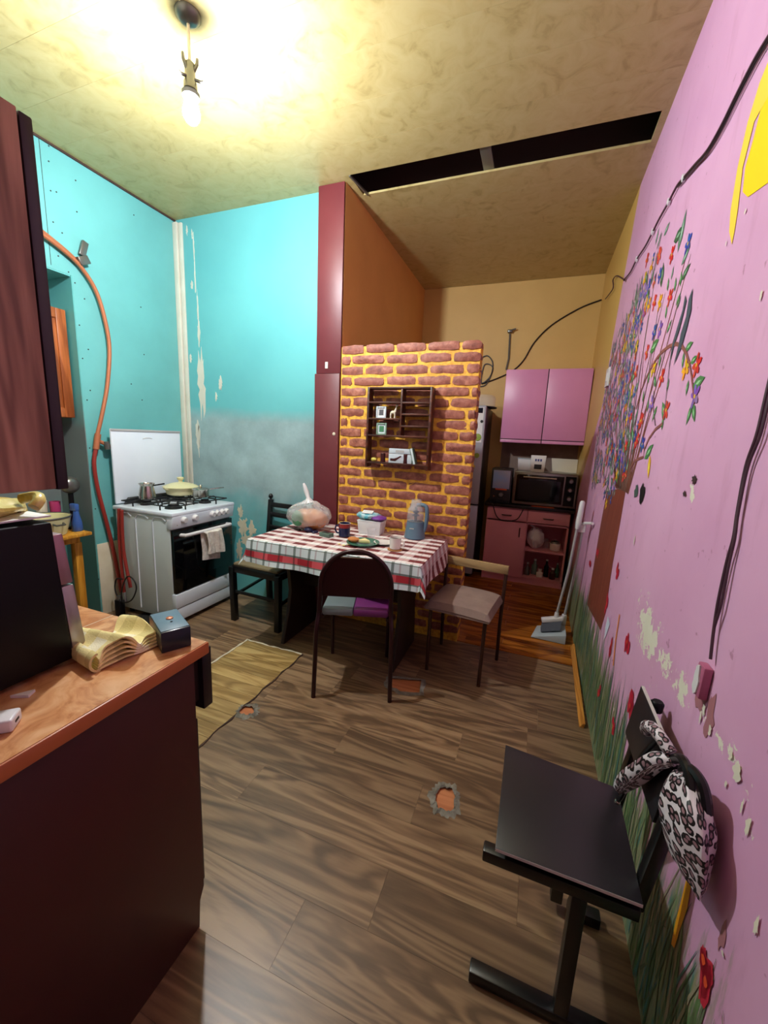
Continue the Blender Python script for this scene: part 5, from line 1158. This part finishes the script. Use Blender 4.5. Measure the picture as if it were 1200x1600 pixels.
MB().tube(smooth_path([(.345, .93, .765), (.322, .95, .74), (.308, 1.0, .66), (.300, 1.04, .60), (.296, 1.075, .545)]), [.010+.010*math.sin(PI*i/24)+.006*(i/24) for i in range(25)], 10).build('tied_tail', 'leopard_cloth', t, uvf=lambda i: ((i % 10)*.011, (i//10)*.010))
MB().tube(smooth_path([(.352, .90, .77), (.352, .87, .80), (.362, .838, .795), (.370, .822, .755), (.372, .83, .72)]), .010, 8).build('strap', 'black_paint', t)
MB().tube(smooth_path([(.345, .93, .77), (.345, .89, .80), (.350, .85, .78), (.350, .835, .70)]), .010, 8).build('strap', 'black_paint', t)
MB().tube(smooth_path([(.330, .985, .775), (.318, 1.02, .70), (.308, 1.045, .62), (.300, 1.06, .54), (.297, 1.075, .505)]), .006, 8).build('strap', 'black_paint', t)
MB().sphere((.296, 1.076, .50), .008, 10, 6).build('strap_end', 'polished_steel', t)

# ------------------------------------------------------------------ wooden kitchen run in the left foreground
cx1 = -.772; t = thing('base_unit', 'dark mahogany base unit with a drawer ajar in the left foreground', 'cabinet', (-1.4, .4, 0))
MB().prism([(.11, .0), (.690, .0), (.696, .085), (.712, .12), (.712, .845), (.11, .845)], 'yz', cx1-.018, cx1).build('end_panel', 'dark_side', t, bevel=.002)
MB().box(-2.30, cx1-.018, .11, .705, .10, .845).build('carcass', 'dark_side', t)
MB().box(-2.30, cx1-.02, .11, .645, .0, .10).build('plinth', 'black_plastic', t)
for a, b in ((-1.28, -.778), (-1.79, -1.288), (-2.298, -1.798)):
    o_ = .03 if a == -1.28 else 0
    d = MB().box(a+.003, b-.003, .718+o_, .738+o_+.012, .665, .840).build('drawer_front', 'dark_front', t, bevel=.003)
    if o_: MB().box(a+.02, b-.02, .50, .75, .69, .81).build('drawer_box', 'dark_brown_board', t)
    m = (a+b)/2; MB().tube([(m-.06, .745+o_, .76), (m-.055, .775+o_, .76), (m+.055, .775+o_, .76), (m+.06, .745+o_, .76)], .006, 8).build('handle', 'stainless', d)
    d = MB().box(a+.003, b-.003, .707, .725, .125, .655).build('door', 'dark_front', t, bevel=.003)
    MB().tube([(b-.05, .725, .60), (b-.05, .75, .595), (b-.05, .75, .50), (b-.05, .725, .495)], .006, 8).build('handle', 'stainless', d)
wt = thing('orange_worktop_slab', 'orange brown stone pattern worktop in the left foreground', 'worktop', (-1.5, .42, .846))
MB().box(-2.32, -.747, .105, .741, .847, .8795).build('core', 'worktop_edge', wt, bevel=.004)
MB().box(-2.316, -.751, .109, .737, .8795, .8805).build('surface', 'orange_worktop', wt)
MB().box(-1.102, -1.100, .11, .737, .8805, .8809).build('joint_line', 'ivory', wt)
CT = .8808
t = thing('hanging_cabinet', 'cherry wood hanging cabinet at the left edge of the view', 'cabinet', (-1.4, .3, 1.305))
MB().box(-2.2, -.80, .105, .455, 1.305, 1.895).build('body', 'cherry_side', t, bevel=.002)
for a, b in ((-1.26, -.80), (-1.73, -1.27), (-2.2, -1.74)): 
    d = MB().box(a, b, .457, .476, 1.303, 1.893).build('door', 'dark_front', t, bevel=.003)
    MB().lathe([(.006, 0), (.006, .015), (.012, .02), (.010, .028)], (a+.04, .476, 1.36), 12, (0, 1, 0)).build('knob', 'stainless', d)
t = thing('microwave', 'black microwave oven with a silver edged front on the orange worktop', 'microwave', (-1.15, .38, CT))
MB().hexa([(-1.38, .16, CT+.012), (-.942, .16, CT+.012), (-.942, .535, CT+.012), (-1.38, .535, CT+.012), (-1.38, .16, 1.222), (-.950, .16, 1.222), (-.950, .525, 1.214), (-1.38, .525, 1.214)]).build('body', 'black_plastic', t, bevel=.006)
f = MB().hexa([(-1.38, .536, CT+.02), (-.944, .536, CT+.02), (-.944, .566, CT+.02), (-1.38, .566, CT+.02), (-1.38, .528, 1.066), (-.948, .528, 1.066), (-.948, .553, 1.066), (-1.38, .553, 1.066)]).build('lower_front', 'silver', t, bevel=.003)
MB().hexa([(-1.38, .528, 1.07), (-.948, .528, 1.07), (-.948, .553, 1.07), (-1.38, .553, 1.07), (-1.38, .522, 1.185), (-.951, .522, 1.185), (-.951, .543, 1.185), (-1.38, .543, 1.185)]).build('upper_front', 'silver_pink', t, bevel=.003)
MB().box(-1.34, -1.05, .556, .572, .93, 1.03).build('window_pane', 'oven_glass', f)
for x in (-1.33, -.99):
    for y in (.2, .5): MB().cyl((x, y, CT), (x, y, CT+.014), .014).build('foot', 'black_rubber', t)
def foil(u, v):
    a = 2*PI*v; L = .10+.40*u; k = math.sin(PI*min(1, u*.92+.08))**.5; h = .029*k*(1+.2*math.sin(u*14)); wd = .095*k*(1+.08*math.sin(u*23))
    sh = .006*math.sin(a*5+u*9)
    return (-1.02+wd*math.cos(a)+.02*math.sin(u*5), .12+L*.80+.01*math.sin(a), 1.228+h+(h+sh)*math.sin(a))
t = thing('yellow_bag', 'crumpled yellow plastic bag lying on the microwave', 'bag', (-1.02, .35, 1.224))
MB().grid(foil, 34, 22).build('sack', 'yellow_bag_plastic', t)
MB().tube(smooth_path([(-1.0, .50, 1.262), (-.975, .515, 1.268), (-.955, .508, 1.262), (-.95, .495, 1.250)]), .011, 9).build('gathered_end', 'yellow_bag_plastic', t)
o = MB().obox((-1.02, .46, 1.2255), (.12, .14, .004)).build('paper_sheet', 'paper_white', bevel=.001); tag(o, 'white paper sheet under the yellow plastic bag', 'paper')
# folded yellow cloth
t = thing('folded_cloth', 'folded yellow checked cloth beside the microwave', 'cloth', (-.92, .61, CT))
A, B = Vector((-.862, .532, 0)), Vector((-.838, .672, 0)); dirv = (B-A); nrm = Vector((-dirv.y, dirv.x, 0)).normalized()
for k in range(5):
    def lay(u, v, k=k):
        wave = .5+.5*math.sin(u*7.5-1.2+v*1.5); hh = (.006+.0105*k)*(.45+.75*wave*(1-.25*v)+.10*math.sin(u*17+v*6))
        p = A+dirv*(u*(1-.02*k)+.01*k)+nrm*(.125*v+.004*k*math.sin(u*9)); return (p.x, p.y, CT+.004+hh)
    MB().grid(lay, 30, 12).build('fold', 'yellow_check_cloth', t, solid=.0045)
def roll2(u, v):
    a = PI*.5+PI*1.05*u; p = A+dirv*(.03+.10*math.cos(a))+nrm*(.12*v); return (p.x, p.y, CT+.022+.018*math.sin(a))
MB().grid(roll2, 14, 8).build('rolled_end', 'yellow_check_cloth', t, solid=.005)
# small black box with a round light
pb = [up(*q, z=.935) for q in [(228, 962), (268, 953), (305, 976), (258, 988)]]
cc = sum(pb, Vector())/4; t = thing('black_box', 'small square blue black box with a round gold button', 'box', (cc.x, cc.y, CT))
ang = math.atan2(pb[2].y-pb[3].y, pb[2].x-pb[3].x); e1 = (pb[2]-pb[3]).length; e2 = (pb[0]-pb[3]).length
b = MB(); b.x = Matrix.Translation((cc.x, cc.y, CT)) @ Matrix.Rotation(ang, 4, 'Z'); b.box(-e1/2, e1/2, -e2/2, e2/2, 0, .0545); 
mat('blue_black', (30, 36, 46), .3); b.build('case', 'blue_black', t, bevel=.004)
b = MB(); b.x = Matrix.Translation((cc.x, cc.y, CT)) @ Matrix.Rotation(ang, 4, 'Z'); b.obox((0, 0, .0552), (e1*.93, e2*.93, .0014)).build('top_plate', 'slate_blue_plastic', t, bevel=.0005)
MB().lathe([(.0085, 0), (.0085, .002), (.005, .004)], (cc.x-.006, cc.y+.006, CT+.0558), 18).build('button', 'copper_pipe', t)
MB().lathe([(.003, 0), (.003, .0012)], (cc.x+.014, cc.y-.006, CT+.0558), 10).build('dot', 'black_plastic', t)
x, y = -.842, .352; t = thing('usb_charger', 'white phone charger with one slot on the worktop edge', 'charger', (x, y, CT))
b = MB(); b.x = Matrix.Translation((x, y, CT)) @ Matrix.Rotation(.75, 4, 'Z'); b.box(-.022, .022, -.020, .020, 0, .024).build('cube', 'white_plastic', t, bevel=.004, seg=3)
b = MB(); b.x = Matrix.Translation((x, y, CT)) @ Matrix.Rotation(.75, 4, 'Z'); b.box(.0205, .0224, -.007, .007, .010, .0145).build('slot', 'black_plastic', t)
o = MB().prism([(-.925, .405), (-.895, .42), (-.905, .437)], 'xy', CT, CT+.006).build('paper_scrap', 'paper_white', smooth=False); tag(o, 'tiny white scrap between charger and microwave', 'scrap')

# ------------------------------------------------------------------ niche in the left wall
t = thing('niche_cabinet', 'brown panel door cabinet hanging inside the niche', 'cabinet', (XL-.2, 1.55, 1.46))
MB().box(XL-.32, XL-.095, 1.15, 1.893, 1.465, 2.17).build('body', 'brown_door', t, bevel=.003)
for a, b in ((1.53, 1.890), (1.155, 1.522)):
    d = MB().box(XL-.093, XL-.075, a, b, 1.468, 2.168).build('door', 'brown_door', t, bevel=.003)
    for q in ((a, a+.06, 1.468, 2.168), (b-.06, b, 1.468, 2.168), (a+.06, b-.06, 1.468, 1.53), (a+.06, b-.06, 2.106, 2.168)): MB().box(XL-.076, XL-.066, q[0], q[1], q[2], q[3]).build('frame_rail', 'brown_door', d, bevel=.003)
t = thing('niche_table', 'small yellow pine table standing in the niche', 'table', (-3.05, 1.55, 0))
MB().box(-3.28, -2.83, 1.22, 1.80, .672, .696).build('top', 'yellow_pine', t, bevel=.005)
for x in (-3.22, -2.955):
    for y in (1.27, 1.765): MB().box(x-.024, x+.024, y-.024, y+.024, 0, .61).build('leg', 'yellow_pine', t, bevel=.004)
MB().box(-3.24, -2.94, 1.745, 1.785, .61, .672).box(-2.975, -2.935, 1.28, 1.76, .61, .672).build('apron', 'yellow_pine', t, bevel=.003)
TZ2 = .696
def on(px, py, z=TZ2): p = up(px, py, z=z); return p
x, y = -2.965, 1.60; t = thing('enamel_basin', 'cream enamel basin with a dark rim on the niche table', 'basin', (x, y, TZ2))
MB().lathe([(.095, 0), (.105, .004), (.135, .115), (.137, .125), (.130, .122), (.10, .01)], (x, y, TZ2), 30).build('bowl', 'cream_enamel', t)
MB().lathe([(.1375, .118), (.140, .124), (.1375, .130), (.134, .128)], (x, y, TZ2), 30, cap0=False, cap1=False).build('rim', 'grey_metal', t)
MB().tube([(x+.128, y-.03, TZ2+.09), (x+.155, y-.025, TZ2+.085), (x+.155, y+.025, TZ2+.085), (x+.128, y+.03, TZ2+.09)], .006, 8).build('handle', 'grey_metal', t)
x, y = -2.925, 1.765; t = thing('spray_bottle', 'blue plastic spray bottle at the corner of the niche table', 'bottle', (x, y, TZ2))
MB().lathe([(.030, 0), (.033, .004), (.030, .06), (.018, .12), (.016, .14)], (x, y, TZ2), 20).build('bottle', 'blue_plastic', t)
MB().obox((x-.012, y, TZ2+.165), (.06, .028, .05)).build('spray_head', 'blue_plastic', t, bevel=.006)
x, y = -3.01, 1.82; t = thing('shaving_mirror', 'grey round mirror shade on a black stand in the niche', 'mirror', (x-.03, y-.02, TZ2+.17))
MB().sphere((-3.02, 1.80, 1.005), (.045, .062, .06), 20, 12).build('shell', 'grey_metal', t)
MB().cyl((-3.02, 1.80, .84), (-3.02, 1.80, .95), .016).build('stem', 'black_plastic', t)
MB().lathe([(.04, 0), (.035, .01), (.014, .02), (.014, .16)], (-3.02, 1.80, TZ2), 16).build('stand', 'black_plastic', t)
for i, (x, y, h, m, lb) in enumerate(((-3.13, 1.675, .205, 'ivory', 'ivory beaker behind the cream basin in the niche'), (-3.12, 1.752, .19, 'pink_plastic', 'pink beaker behind the cream basin in the niche'))):
    o = MB().lathe([(.026, 0), (.028, .004), (.032, h), (.028, h), (.024, .01)], (x, y, TZ2), 18).build('beaker', m); tag(o, lb, 'beaker', 'beakers in the niche')
